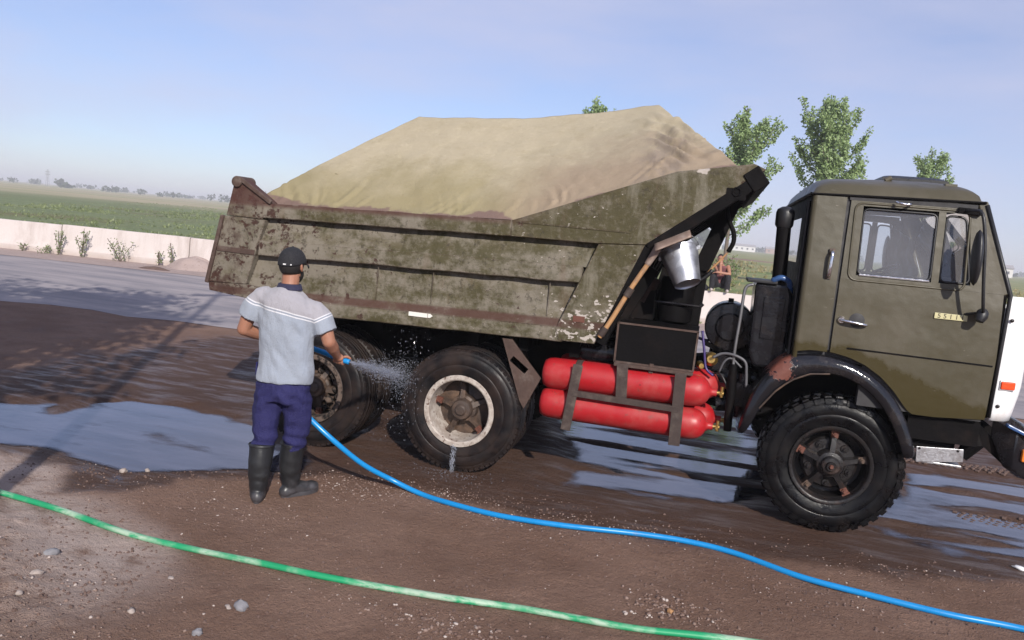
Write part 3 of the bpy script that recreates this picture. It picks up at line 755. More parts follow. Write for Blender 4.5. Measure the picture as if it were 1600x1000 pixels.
# ------------------------------------------------------------------ plants
def leafquad(vs, fs, c, d, up, L, W):
    side = d.cross(up)
    if side.length < 1e-3: side = V((1,0,0))
    side.normalize(); o = len(vs)
    vs += [tuple(c), tuple(c+d*L*0.5+side*W*0.5), tuple(c+d*L), tuple(c+d*L*0.5-side*W*0.5)]
    fs.append((o, o+1, o+2, o+3))
def rv(rng): 
    while True:
        p = V((rng.uniform(-1,1), rng.uniform(-1,1), rng.uniform(-1,1)))
        if 0.05 < p.length < 1: return p.normalized()
def poplar(base, height, crown0, width, lean, label, group, nl=15, seed=1, leaf=0.15, skew=None, dens=1.0):
    rng = random.Random(seed); base = V(base)
    root = empty('poplar_tree', base, label=label, cat='tree', group=group)
    top = base + V((lean[0], lean[1], height))
    tr = [base + (top-base)*t + V((0.10*math.sin(t*5+seed), 0.08*math.cos(t*4), 0))*t for t in [i/10 for i in range(11)]]
    mb = MB(); mb.tube(tr, [0.11*(1-t*0.9)+0.008 for t in [i/10 for i in range(11)]], 8)
    sprigs = []
    n = nl
    for i in range(n):
        t = crown0 + (0.97-crown0)*(i+0.5)/n*0.86
        k = int(t*10); p = tr[k] + (tr[min(k+1, 10)]-tr[k])*(t*10-k)
        an = i*2.4 + rng.uniform(-0.4, 0.4)
        tt = (t-crown0)/(1-crown0)
        reach = width*(0.35+0.65*math.sin(PI*min(1, tt*0.95+0.22)))*rng.uniform(0.55, 1.05)
        d = V((math.cos(an), math.sin(an), 0))
        if skew is not None: d = (d + V(skew)*0.6); 
        rise = reach*rng.uniform(0.7, 1.5)
        q = p + d*reach*0.62 + V((0, 0, rise*0.6)); e = p + d*reach + V((0, 0, rise*1.25))
        path = smooth_path([p, (p+q)/2 + V((0,0,-0.05)), q, e], 4)
        mb.tube(path, [0.035*(1-j/len(path))+0.006 for j in range(len(path))], 5)
        sprigs.append((path, rng.uniform(0.26, 0.42)))
        for _ in range(3):
            j = rng.randrange(4, len(path)-2); b0 = path[j]
            dd = (d*rng.uniform(0.1, 0.6) + rv(rng)*0.5 + V((0, 0, 0.75))).normalized(); ln = rng.uniform(0.6, 1.3)*width*0.45
            pp = [b0, b0+dd*ln*0.5+V((0,0,0.05)), b0+dd*ln+V((0,0,0.2*ln))]
            pp = smooth_path(pp, 3); mb.tube(pp, 0.010, 4); sprigs.append((pp, rng.uniform(0.20, 0.34)))
    sprigs.append((tr[6:], 0.34))
    mb.build('trunk', 'bark', root, smooth=60)
    vs, fs = [], []
    for path, rr in sprigs:
        L = sum((path[i+1]-path[i]).length for i in range(len(path)-1))
        cnt = int(105*L*dens*(rr/0.3))
        for _ in range(cnt):
            t = rng.random()**0.75; f = t*(len(path)-1); i = min(int(f), len(path)-2)
            c = path[i] + (path[i+1]-path[i])*(f-i)
            r0 = rr*(1-0.55*t)*math.sqrt(rng.random())
            off = rv(rng)*r0; off.z *= 1.15
            d = (off*1.4/(rr+0.01) + V((0, 0, -0.25)) + rv(rng)*0.7).normalized()
            leafquad(vs, fs, c+off, d, rv(rng), leaf*rng.uniform(0.6, 1.25), leaf*rng.uniform(0.5, 0.95))
    m = MB(); m.v = vs; m.f = fs
    me = bpy.data.meshes.new('crown'); me.from_pydata(vs, [], fs); me.update()
    link('crown', me, 'poplar_leaf', root)
    return root
G_TREE = 'young poplars beyond the wall'
poplar((-0.5, 34.4, 0.02), 9.0, 0.27, 1.75, (0.1, 0.4), 'slender poplar behind the visor tip of the dump bed', G_TREE, 21, 3, skew=(0.55, 0, 0), dens=1.0)
poplar((4.45, 35.5, 0.02), 9.75, 0.36, 2.15, (-0.75, 0.3), 'tallest full-crowned poplar rising behind the cab roof', G_TREE, 24, 5, dens=1.05)
poplar((11.95, 47.8, 0.02), 9.2, 0.40, 1.7, (-0.6, 0.3), 'poplar with only its tip showing above the front of the cab roof', G_TREE, 11, 8, dens=1.1)
poplar((-8.3, 38.6, 0.02), 9.65, 0.42, 1.6, (-0.4, 0.3), 'poplar whose tip shows just above the tarpaulin', G_TREE, 12, 11, dens=1.1)
def tuft(vs, fs, c, rng, h, n, spread, wd):
    for _ in range(n):
        a = rng.uniform(0, 2*PI); t = rng.uniform(0.1, 1)*spread
        d = V((math.cos(a)*t, math.sin(a)*t, 1)).normalized(); L = h*rng.uniform(0.5, 1.1)
        leafquad(vs, fs, c+V((math.cos(a), math.sin(a), 0))*rng.uniform(0, 0.12)*h, d, rv(rng), L, wd*rng.uniform(0.6, 1.3))
def bushy(name, base, h, rr, mat, label, cat, group=None, seed=1, n=160, leaf=0.07, stems=5):
    rng = random.Random(seed); base = V(base); root = empty(name, base, label=label, cat=cat, group=group)
    mb = MB(); vs, fs = [], []
    for k in range(stems):
        a = rng.uniform(0, 2*PI); d = V((math.cos(a)*rr*rng.uniform(0.2, 1), math.sin(a)*rr*rng.uniform(0.2, 1), h*rng.uniform(0.7, 1.05)))
        path = smooth_path([base+V((0,0,-0.02)), base+d*0.5+V((0,0,0.08*h)), base+d], 4)
        mb.tube(path, 0.006+0.004*h, 4)
        for _ in range(n//stems):
            t = rng.uniform(0.12, 1); f = t*(len(path)-1); i = min(int(f), len(path)-2)
            c = path[i]+(path[i+1]-path[i])*(f-i)+rv(rng)*rr*0.42*(1-0.5*t)
            leafquad(vs, fs, c, rv(rng), rv(rng), leaf*rng.uniform(0.6, 1.3), leaf*rng.uniform(0.35, 0.6))
    mb.build('stem', 'bark', root)
    me = bpy.data.meshes.new('foliage'); me.from_pydata(vs, [], fs); me.update(); link('foliage', me, mat, root)
    return root
G_W = 'weeds along the foot of the white wall'
def walls(px_s, d, h, rr, lab, seed, n=150): bushy('weed', wl(px_s, d), h, rr, 'weed_leaf', lab, 'weed', G_W, seed, int(n*0.85), 0.065)
# distances along the wall measured from its right-hand reference point
walls(-18.8, -0.32, 0.68, 0.18, 'second tallest weed at the wall, left of the tallest one', 1)
walls(-18.05, -0.35, 0.82, 0.20, 'tallest bushy weed against the white wall at left', 2, 240)
walls(-19.2, -0.42, 0.22, 0.30, 'low green weed left of the two tall ones', 3, 120)
walls(-19.95, -0.36, 0.26, 0.12, 'leftmost small weed at the foot of the wall', 4, 70)
walls(-16.8, -0.38, 0.62, 0.42, 'spreading green weed at the wall midway between tall weed and sand heap', 5, 240)
walls(-15.65, -0.32, 0.46, 0.2, 'thin greyish weed just left of the sand heap', 6, 70)
walls(-15.25, -0.30, 0.66, 0.16, 'upright sparse weed beside the sand heap', 7, 80)
bushy('bush', (-0.35, 28.1, 0.0), 1.75, 0.75, 'weed_leaf', 'green bush in the field behind the seated man', 'bush', None, 21, 420, 0.16, 9)
def stuff_tufts():
    rng = random.Random(5)
    def field(cnt, s0, s1, d0, d1, h, mat, nm, lab, pw=1.7, wd=0.10):
        vs, fs = [], []
        for _ in range(cnt):
            d = d0+(d1-d0)*rng.random()**pw; s = rng.uniform(s0*(0.35+0.65*d/d1)-12*0, s1)
            if noise.noise(V((s*0.16, d*0.16, 0))) < rng.uniform(-0.35, 0.40): continue
            k = 1+d/60
            tuft(vs, fs, wl(s, d, 0.0), rng, h*rng.choice((0.5,0.7,0.9,1.1,1.4))*(0.8+0.35*k), 7, 0.75, wd*k)
        me = bpy.data.meshes.new(nm); me.from_pydata(vs, [], fs); me.update()
        tag(link(nm, me, mat), lab, 'grass', kind='stuff')
    field(26000, -95, -8, 0.5, 120, 0.15, 'field_leaf', 'green_weeds', 'tall green weeds covering the field behind the wall at left', 1.7, 0.075)
    field(5000, -10, 40, 0.5, 90, 0.28, 'dry_grass', 'dry_grass', 'straw-coloured grass of the field behind the truck')
    field(1200, -9, 30, 0.45, 3.0, 0.26, 'field_leaf', 'wall_grass', 'green grass growing close behind the wall at right', 1.0)
    vs, fs = [], []
    for _ in range(260):
        tuft(vs, fs, wl(rng.uniform(-3.5, 6), rng.uniform(-0.42, -0.16), 0), rng, rng.uniform(0.08, 0.2), 5, 0.8, 0.03)
    me = bpy.data.meshes.new('verge_grass'); me.from_pydata(vs, [], fs); me.update()
    tag(link('verge_grass', me, 'field_leaf'), 'short grass at the wall foot seen behind the drum', 'grass', kind='stuff')
stuff_tufts()
# --- far horizon
def far_trees():
    rng = random.Random(12); vs, fs = [], []
    def blob(c, r, h, n):
        for _ in range(n):
            o = rv(rng)*rng.random()**0.4; p = c+V((o.x*r, o.y*r, h*0.55+o.z*h*0.5))
            leafquad(vs, fs, p, rv(rng), rv(rng), r*0.55, r*0.5)
    for _ in range(260):
        a = YAW + rng.uniform(-0.75, 0.72); D = rng.uniform(620, 1500)
        c = V((CAM.x+math.sin(a)*D, CAM.y+math.cos(a)*D, 0))
        blob(c, rng.uniform(2.5, 6.0), rng.uniform(2.2, 5.5), 42)
    me = bpy.data.meshes.new('tree_line'); me.from_pydata(vs, [], fs); me.update()
    tag(link('tree_line', me, 'far_leaf'), 'hazy line of far-off trees along the horizon', 'trees', kind='stuff')
    def solo(az, D, r, h, lab):
        c = V((CAM.x+math.sin(rad(az))*D, CAM.y+math.cos(rad(az))*D, 0)); nonlocal vs, fs
        root = empty('far_tree', c, label=lab, cat='tree', group='far trees on the horizon'); vs, fs = [], []
        blob(c+V((0,0,h*0.15)), r, h*0.85, 150)
        me = bpy.data.meshes.new('crown'); me.from_pydata(vs, [], fs); me.update(); link('crown', me, 'far_leaf', root)
        mb = MB(); mb.tube([c, c+V((0,0,h*0.5))], [0.3, 0.15], 6); mb.build('trunk', 'bark', root)
    for az, D, r, h, lab in ((-33.7, 640, 3.8, 6.0, 'bigger left one of two dark far trees on the left horizon'), (-32.6, 660, 3.6, 5.4, 'smaller right one of two dark far trees on the left horizon'),
                       (-44.2, 700, 4.0, 5.5, 'dark far tree at the left edge of the horizon'), (15.9, 420, 5.5, 9.0, 'dark far tree on the horizon right of the cab windscreen'),
                       (-0.9, 480, 7, 11, 'round hazy far tree seen above the bucket')):
        solo(az, D, r, h, lab)
    def house(az, D, wd, hh, lab, wall='house_white'):
        c = V((CAM.x+math.sin(rad(az))*D, CAM.y+math.cos(rad(az))*D, 0))
        root = empty('far_house', c, label=lab, cat='house', group='far houses on the horizon')
        R = Matrix.Rotation(-rad(az)+0.15, 3, 'Z')
        mb = MB(); mb.box(c+V((0,0,hh*0.5)), (wd, 8, hh), R); mb.build('wall', wall, root)
        pts = [R @ V(p)+c for p in ((-wd/2-.4,-4.4,hh),(wd/2+.4,-4.4,hh),(wd/2+.4,4.4,hh),(-wd/2-.4,4.4,hh),(-wd/2-.4,0,hh+1.7),(wd/2+.4,0,hh+1.7))]
        mb = MB(); mb.add(pts, [(0,1,5,4),(3,2,5,4),(0,4,3),(1,2,5),(0,1,2,3)]); mb.build('roof', 'house_roof', root)
        for k in range(max(2, int(wd//4))):
            mb = MB(); mb.box(c + R @ V((-wd/2+wd*(k+0.5)/max(2, int(wd//4)), -4.02, hh*0.55)), (1.3, 0.1, 1.3), R); mb.build('window', 'interior', root)
    house(16.9, 430, 16, 4.2, 'long pale far house beside the dark tree right of the cab')
    house(-0.35, 560, 13, 4.5, 'white far house seen above the seated man')
    house(1.7, 640, 20, 4.0, 'long white far house between the dump bed and the cab')
    house(3.9, 700, 15, 4.0, 'far brick house near the intake stack', 'house_brick')
    # pylons on the left horizon
    def pylon(az, D, h, lab):
        c = V((CAM.x+math.sin(rad(az))*D, CAM.y+math.cos(rad(az))*D, 0))
        root = empty('far_pylon', c, label=lab, cat='pylon', group='far pylons on the left horizon')
        mb = MB()
        for sx in (-1, 1):
            for sy in (-1, 1): mb.bar(c+V((sx*h*0.07, sy*h*0.07, 0)), c+V((sx*0.25, sy*0.25, h)), 0.24, 0.24)
        for k in range(6):
            z = h*k/6; q = h*0.07*(1-k/6)
            mb.bar(c+V((-q, 0, z)), c+V((q*0.85, 0, z+h/6)), 0.14, 0.14)
        mb.build('mast', 'pylon_steel', root)
        for z in (0.72, 0.86):
            m2 = MB(); R = Matrix.Rotation(-rad(az), 3, 'Z'); m2.box(c+V((0, 0, h*z)), (h*0.28, 0.4, 0.5), R); m2.build('cross_arm', 'pylon_steel', root)
    for az, D, h, lab in ((-44.9, 640, 11.5, 'far pylon nearest the left edge'), (-31.9, 640, 11.5, 'far pylon beside the pair of dark far trees'), (-29.8, 720, 11.5, 'far pylon second right of the pair of dark far trees'),
                     (-27.6, 780, 11.5, 'far pylon nearest the dump bed')):
        pylon(az, D, h, lab)
far_trees()

# --- tree and pole left of the camera that throw their shadows into the picture
def roadside_tree(base, seed, lab, h=1.0):
    rng = random.Random(seed); base = V(base)
    root = empty('roadside_tree', base, label=lab, cat='tree', group='roadside trees left of the camera')
    mb = MB(); tr = smooth_path([base, base+V((0.1,0,1.6)), base+V((-0.1,0.1,3.2)), base+V((0.1,0.1,6.4*h))], 4)
    mb.tube(tr, [0.17*(1-i/len(tr))+0.02 for i in range(len(tr))], 9)
    vs, fs = [], []
    for k in range(22):
        an = k*2.4; z = (3.3+3.0*k/22)*h; p = base+V((0, 0.1, z)); ln = rng.uniform(1.1, 2.2)
        e = p+V((math.cos(an)*ln, math.sin(an)*ln, rng.uniform(0.3, 1.1)))
        mb.tube([p, (p+e)/2+V((0,0,0.15)), e], [0.05, 0.03, 0.012], 5)
        for _ in range(210):
            t = rng.uniform(0.3, 1.1); c = p+(e-p)*t+rv(rng)*0.55*rng.random()**0.5
            leafquad(vs, fs, c, rv(rng), rv(rng), rng.uniform(0.12, 0.25), rng.uniform(0.09, 0.17))
    mb.build('trunk', 'bark', root, smooth=60)
    me = bpy.data.meshes.new('crown'); me.from_pydata(vs, [], fs); me.update(); link('crown', me, 'poplar_leaf', root)
def shade_tree():
    roadside_tree((-7.0, -4.9, 0), 31, 'roadside tree left of the camera, the farther one, shading the road')
    roadside_tree((-5.5, -6.9, 0), 33, 'roadside tree left of the camera, the nearer one, shading the brown soil')
    b = V((-3.72, -6.05, 0))
    root = empty('utility_pole', b, label='tall wooden utility pole left of the camera casting a long shadow', cat='pole')
    mb = MB(); mb.tube([b, b+V((0,0,4.5)), b+V((0,0,9.2))], [0.075, 0.065, 0.055], 12); mb.build('mast', 'pole_wood', root, smooth=60)
    mb = MB(); mb.box(b+V((0,0.12,8.7)), (1.3, 0.1, 0.12), Matrix.Rotation(rad(61), 3, 'Z')); mb.build('cross_arm', 'pole_wood', root)
    for k in (-0.55, 0.55):
        mb = MB(); mb.lathe([(0.0,0.0),(0.03,0.0),(0.045,0.05),(0.03,0.08),(0.045,0.11),(0.0,0.15)], b+V((k*0.48, 0.12+k*0.875, 8.76)), (0,0,1), 10); mb.build('insulator', 'white_paint', root)
shade_tree()
# ------------------------------------------------------------------ the dump truck
TR = empty('dump_truck', (-2.1, 0, 0), label='weathered olive six-wheel dump truck with raised-front bed parked on the wet yard', cat='truck')
def mir(mb):
    m = MB(); m.v = [(x, -y, z) for x, y, z in mb.v]; m.f = [tuple(reversed(f)) for f in mb.f]; return m
def part(name, mb, mat, parent=TR, smooth=None, bevel=None, both=False):
    o = mb.build(name, mat, parent, smooth, bevel)
    if both: mir(mb).build(name, mat, parent, smooth, bevel)
    return o

# --- wheels
def tyre_mb(lugs):
    mb = MB()
    half = [(0.255,0.100),(0.268,0.121),(0.286,0.126),(0.292,0.120),(0.312,0.128),(0.350,0.138),(0.372,0.1395),(0.378,0.136),(0.384,0.1395),(0.425,0.136),(0.452,0.130),(0.458,0.124),(0.474,0.124),(0.492,0.112)]
    if lugs: tread = [(0.493,0.10),(0.489,0.06),(0.492,0.0)]
    else: tread = [(0.503,0.098),(0.508,0.075),(0.494,0.071),(0.494,0.063),(0.510,0.059),(0.511,0.026),(0.497,0.022),(0.497,0.014),(0.511,0.010),(0.511,0.0)]
    h = half+tread
    prof = h + [(r, -a) for r, a in reversed(h[:-1])]
    mb.lathe(prof, n=72)
    if lugs:
        n = 40
        for k in range(n):
            for sgn in (1, -1):
                an = 2*PI*(k+(0.5 if sgn < 0 else 0))/n
                c, s = math.cos(an), math.sin(an)
                rd = V((c, 0, s)); tg = V((-s, 0, c)); ax = V((0, -sgn, 0))
                # tapered shoulder lug: long side biting into the tread, short one over the shoulder
                pts = []
                for tw, rr, aa in ((0.026,0.486,0.02),(0.026,0.486,0.118),(0.022,0.509,0.108),(0.022,0.509,0.024)):
                    for q in (-1, 1): pts.append(rd*rr + ax*aa + tg*(tw*q + (0.018 if aa < 0.05 else 0)))
                mb.add(pts, [(0,2,3,1),(2,4,5,3),(4,6,7,5),(6,0,1,7),(0,6,4,2),(1,3,5,7)])
                pts = []
                for tw, rr, aa in ((0.021,0.456,0.120),(0.021,0.456,0.137),(0.023,0.492,0.130),(0.023,0.500,0.112)):
                    for q in (-1, 1): pts.append(rd*rr + ax*aa + tg*(tw*q))
                mb.add(pts, [(0,2,3,1),(2,4,5,3),(4,6,7,5),(6,0,1,7),(0,6,4,2),(1,3,5,7)])
    else:
        for k in range(64):
            an = 2*PI*k/64; rd = V((math.cos(an), 0, math.sin(an))); tg = V((-math.sin(an), 0, math.cos(an)))
            for sgn in (1, -1):
                R = Matrix((tg, V((0,1,0)), rd)).transposed()
                mb.box(rd*0.494+V((0, -0.108*sgn, 0)), (0.034, 0.020, 0.020), R)
    return mb
TY_F = tyre_mb(True).mesh('tyre', 40); TY_R = tyre_mb(False).mesh('tyre', 40)
def ring(an, r, a): return V((math.cos(an)*r, -a, math.sin(an)*r))
def clamp_mb(an, r, a, big=1.0):
    mb = MB(); rd = ring(an, 1, 0); R = Matrix((V((-rd.z, 0, rd.x)), V((0,1,0)), rd)).transposed()
    mb.box(ring(an, r, a-0.012), (0.048*big, 0.030, 0.056*big), R)
    mb.box(ring(an, r+0.022, a-0.004), (0.058*big, 0.026, 0.020), R)
    o = ring(an, r-0.006, a)
    mb.lathe([(0,0.034),(0.011,0.034),(0.011,0.020),(0.0195,0.020),(0.0195,0.0)], o, (0,-1,0), 6)
    return mb
def wheel(loc, kind, far=False, start=88):
    we = empty('wheel', V(loc)-V(TR.location), TR); LOCALS.add(we.name)
    if far: we.rotation_euler = (0, 0, PI)
    front = kind == 'front'
    t = link('tyre', TY_F if front else TY_R, 'tyre' if front else 'tyre_mud', we)
    if kind == 'inner':
        mb = MB(); mb.lathe([(0.262,0.105),(0.25,0.06),(0.245,-0.06),(0.262,-0.105)], n=40); mb.build('rim', 'hub_dark', we, 50); return we
    if front:
        mb = MB(); mb.lathe([(0.246,0.085),(0.262,0.118),(0.288,0.122),(0.294,0.132),(0.290,0.140),(0.272,0.141),(0.262,0.134),(0.256,0.112),(0.250,0.070),(0.245,0.02),(0.240,-0.04),(0.15,-0.05)], n=56)
        mb.build('rim', 'hub_dark', we, 40)
        mb = MB(); mb.lathe([(0,0.176),(0.030,0.176),(0.034,0.170),(0.036,0.158),(0.058,0.155),(0.066,0.146),(0.068,0.118),(0.092,0.112),(0.105,0.096),(0.112,0.052),(0.180,0.046),(0.196,0.030),(0.20,-0.05),(0.0,-0.06)], n=40)
        for k in range(5):
            an = rad(start+72*k); rd = ring(an, 1, 0); tg = V((-rd.z, 0, rd.x))
            pts = []
            for r, a0, a1, tw in ((0.075, 0.02, 0.112, 0.036), (0.17, 0.02, 0.098, 0.030), (0.246, 0.02, 0.080, 0.034)):
                for q, aa in ((-1, a0), (1, a0), (0.55, a1), (-0.55, a1)): pts.append(rd*r + tg*(tw*q) + V((0, -aa, 0)))
            mb.add(pts, [(i+4*s, i+1+4*s if i < 3 else 4*s, (i+1 if i < 3 else 0)+4*(s+1), i+4*(s+1)) for s in range(2) for i in range(4)]+[(8,9,10,11)])
            a2 = an+rad(36)
            mb.lathe([(0,0.078),(0.011,0.078),(0.013,0.045)], ring(a2, 0.150, 0), (0,-1,0), 6)
            mb.lathe([(0.030,0.052),(0.026,0.060),(0.012,0.060)], ring(a2, 0.150, 0), (0,-1,0), 12)
        mb.build('hub', 'hub_dark', we, 35)
        for k in range(5): clamp_mb(rad(start+72*k), 0.228, 0.090, 1.0).build('clamp', 'rust_red' if k in (1, 0, 3) else 'hub_brown', we)
        mb = MB(); mb.lathe([(0,0.192),(0.012,0.192),(0.018,0.176)], n=6); mb.build('hub_nut', 'rust_red', we)
    else:
        mb = MB(); mb.lathe([(0.262,0.105),(0.266,0.124),(0.290,0.128),(0.296,0.138),(0.292,0.146),(0.262,0.148),(0.252,0.140),(0.249,0.105),(0.244,0.050),(0.236,-0.030),(0.232,-0.10)], n=56)
        mb.build('rim', 'rim_pale' if start > 90 else 'rim_mud', we, 40)
        mb = MB(); mb.lathe([(0,0.104),(0.034,0.102),(0.044,0.094),(0.050,0.082),(0.074,0.078),(0.084,0.066),(0.088,0.020),(0.108,0.012),(0.114,-0.050),(0.150,-0.062),(0.232,-0.085)], n=40)
        for k in range(5):
            an = rad(start+72*k); rd = ring(an, 1, 0); tg = V((-rd.z, 0, rd.x)); pts = []
            for r, a0, a1, tw in ((0.075, -0.08, 0.030, 0.040), (0.16, -0.08, -0.005, 0.030), (0.236, -0.09, -0.020, 0.036)):
                for q, aa in ((-1, a0), (1, a0), (0.6, a1), (-0.6, a1)): pts.append(rd*r + tg*(tw*q) + V((0, -aa, 0)))
            mb.add(pts, [(i+4*s, i+1+4*s if i < 3 else 4*s, (i+1 if i < 3 else 0)+4*(s+1), i+4*(s+1)) for s in range(2) for i in range(4)]+[(8,9,10,11)])
        for k in range(10):
            mb.lathe([(0,0.030),(0.008,0.030),(0.009,0.012)], ring(rad(36*k+9), 0.098, 0), (0,-1,0), 6)
        mb.build('hub', 'hub_brown', we, 35)
        for k in range(5): clamp_mb(rad(start+72*k), 0.218, 0.012, 1.0).build('clamp', 'rust_red' if k % 2 else 'hub_brown', we)
        if start <= 90:
            rng = random.Random(3); mb = MB()
            for k in range(26):
                an = rng.uniform(0, 2*PI); r = rng.uniform(0.10, 0.245); q = ring(an, r, rng.uniform(-0.02, 0.10) if r > 0.2 else 0.0); s = rng.uniform(0.02, 0.05)
                mb.add([q+V((dx*s*rng.uniform(.6,1.3), dy*s*0.6, dz*s*rng.uniform(.6,1.3))) for dx, dy, dz in ((1,0,0),(-1,0,0),(0,1,0),(0,-1,0),(0,0,1),(0,0,-1))], [(0,2,4),(2,1,4),(1,3,4),(3,0,4),(2,0,5),(1,2,5),(3,1,5),(0,3,5)])
            mb.build('mud_clumps', 'rim_mud', we, 179)
    return we
wheel((0, -1.02, 0.51), 'front'); wheel((0, 1.02, 0.51), 'front', True)
for x, st in ((-2.84, 97), (-4.16, 60)):
    wheel((x, -1.10, 0.507), 'outer', False, st); wheel((x, -0.79, 0.507), 'inner')
    wheel((x, 1.10, 0.507), 'outer', True, st); wheel((x, 0.79, 0.507), 'inner')

# --- chassis and running gear
mb = MB()
for s in (-1, 1): mb.bb((-4.85, s*0.40-0.04, 0.74), (1.0, s*0.40+0.04, 1.0))
part('chassis_rail', mb, 'frame_black', bevel=0.006)
mb = MB()
for x in (-4.8, -3.5, -2.2, -1.2, 0.75): mb.bb((x-0.05, -0.362, 0.80), (x+0.05, 0.362, 0.96))
part('cross_member', mb, 'frame_black')
for x in (-2.84, -4.16):
    mb = MB(); mb.tube([(x, -0.95, 0.507), (x, 0.95, 0.507)], 0.075, 12); mb.lathe([(0,0.17),(0.12,0.15),(0.20,0.06),(0.20,-0.06),(0.12,-0.15),(0,-0.17)], (x, 0, 0.507), (1,0,0), 20)
    part('rear_axle', mb, 'frame_black', smooth=50)
mb = MB(); mb.tube([(0, -0.9, 0.47), (0, 0.9, 0.47)], 0.06, 10); part('front_axle', mb, 'frame_black', smooth=50)
for s in (-1, 1):
    mb = MB()
    for k in range(6): mb.bar((-0.62+0.07*k, s*0.45, 0.70-0.02*k), (0, s*0.45, 0.60-0.018*k), 0.075, 0.014); mb.bar((0, s*0.45, 0.60-0.018*k), (0.62-0.07*k, s*0.45, 0.70-0.02*k), 0.075, 0.014)
    part('leaf_spring', mb, 'frame_black'); mb = MB()
    for k in range(8): mb.bb((-4.16+0.06*k, s*0.56-0.045, 0.62+0.018*k), (-2.84-0.06*k, s*0.56+0.045, 0.635+0.018*k))
    part('leaf_spring', mb, 'frame_black')
mb = MB(); mb.tube([(-2.7, 0, 0.6), (-0.7, 0, 0.78)], 0.055, 12); part('drive_shaft', mb, 'frame_black', smooth=50)
mb = MB(); mb.bb((-0.75, -0.33, 0.62), (0.55, 0.33, 1.22)); mb.bb((-0.62, -0.45, 0.95), (0.3, 0.45, 1.18)); mb.tube([(-0.78, 0, 0.85), (-1.35, 0, 0.82)], [0.26, 0.17], 16)
part('engine', mb, 'frame_black', bevel=0.02)
# engine-bay clutter seen between the box and the front wheel arch
mb = MB()
for a, b, r in (((-0.98,-0.75,0.98),(-0.55,-0.75,1.02),0.05),((-0.95,-0.60,1.16),(-0.45,-0.62,1.10),0.045),((-0.66,-0.80,0.70),(-0.66,-0.80,1.05),0.05),((-0.85,-0.7,0.76),(-0.5,-0.7,0.80),0.06)):
    mb.tube([a, b], r, 12)
mb.bb((-0.92,-0.72,1.02),(-0.72,-0.5,1.16)); mb.bb((-0.72,-0.9,0.80),(-0.52,-0.6,0.98))
part('pump_cluster', mb, 'black', smooth=40)
mb = MB(); mb.lathe([(0,0.05),(0.03,0.05),(0.05,0.03),(0.055,0.0),(0.055,-0.07),(0,-0.07)], (-0.93,-0.92,1.145), (0,-1,0.1), 18); mb.lathe([(0,0.03),(0.02,0.03),(0.03,0),(0.03,-0.05)], (-1.0,-0.95,1.09), (0.2,-1,0), 14)
part('brass_regulator', mb, 'brass', smooth=40)
for pth, r, m in (([(-1.02,-0.95,1.36),(-0.99,-0.97,1.22),(-0.96,-0.98,1.08),(-0.90,-1.0,1.03)],0.010,'purple_cable'),
                  ([(-0.70,-0.4,1.26),(-0.85,-0.5,1.28),(-0.98,-0.6,1.25),(-1.1,-0.6,1.28)],0.012,'purple_cable'),
                  ([(-0.92,-1.0,1.17),(-0.85,-1.0,1.21),(-0.76,-1.02,1.21),(-0.68,-1.02,1.17),(-0.66,-1.02,1.08),(-0.65,-1.02,0.98)],0.011,'grey_rubber_hose'),
                  ([(-0.86,-0.98,1.06),(-0.83,-1.0,1.15),(-0.78,-1.0,1.18),(-0.70,-1.0,1.12)],0.008,'grey_rubber_hose'),
                  ([(-0.94,-0.9,1.0),(-0.86,-0.95,1.05),(-0.8,-0.98,0.98),(-0.76,-0.98,0.88)],0.009,'black_plastic')):
    mb = MB(); mb.tube(smooth_path(pth, 6), r, 7); part('cable', mb, m, smooth=179)
mb = MB(); mb.tube(smooth_path([(-0.69,-1.0,1.76),(-0.735,-1.0,1.74),(-0.75,-1.0,1.68),(-0.755,-1.0,1.5),(-0.765,-1.0,1.26),(-0.762,-1.0,1.12)], 6), 0.012, 8)
part('steel_pipe', mb, 'steel_pipe', smooth=179)
mb = MB(); mb.tube([(-0.762,-1.0,1.14),(-0.755,-1.0,0.98),(-0.745,-1.0,0.62)], [0.028,0.034,0.03], 10); part('black_boot_tube', mb, 'frame_black', smooth=60)

# --- air filter housing, intake stack, drum
mb = MB(); mb.prism([(-0.675,1.78),(-0.43,1.78),(-0.40,1.70),(-0.40,1.26),(-0.44,1.14),(-0.62,1.14),(-0.665,1.24)], -1.00, -0.55)
a = part('air_filter_housing', mb, 'black', bevel=0.025)
mb = MB(); mb.bb((-0.60,-1.012,1.36),(-0.45,-1.001,1.68)); part('cover_plate', mb, 'black', a, bevel=0.004)
mb = MB(); mb.bb((-0.74,-1.02,1.775),(-0.52,-0.7,1.80)); part('lid', mb, 'black_plastic', a, bevel=0.006)
mb = MB(); mb.tube([(-0.505,-0.93,1.66),(-0.515,-0.93,2.0),(-0.525,-0.93,2.24)], 0.052, 18); st = part('intake_stack', mb, 'frame_black', smooth=50)
mb = MB(); mb.lathe([(0.054,-0.02),(0.066,0.0),(0.068,0.09),(0.060,0.115),(0.030,0.135),(0.0,0.14)], (-0.525,-0.93,2.22), (0,0,1), 18); part('stack_cap', mb, 'black_plastic', st, 50)
mb = MB(); mb.tube(smooth_path([(-0.56,-1.0,1.80),(-0.50,-1.02,1.83),(-0.44,-1.0,1.80),(-0.42,-0.95,1.72)], 5), 0.022, 8); part('bundled_hose', mb, 'blue_hose_sky_sheen', a, 179)
mb = MB(); mb.lathe([(0,0.17),(0.10,0.17),(0.115,0.155),(0.185,0.15),(0.195,0.13),(0.195,-0.17),(0.18,-0.19),(0,-0.19)], (-0.815,-0.58,1.39), (0,-1,0), 32)
d = part('drum', mb, 'black', smooth=40)
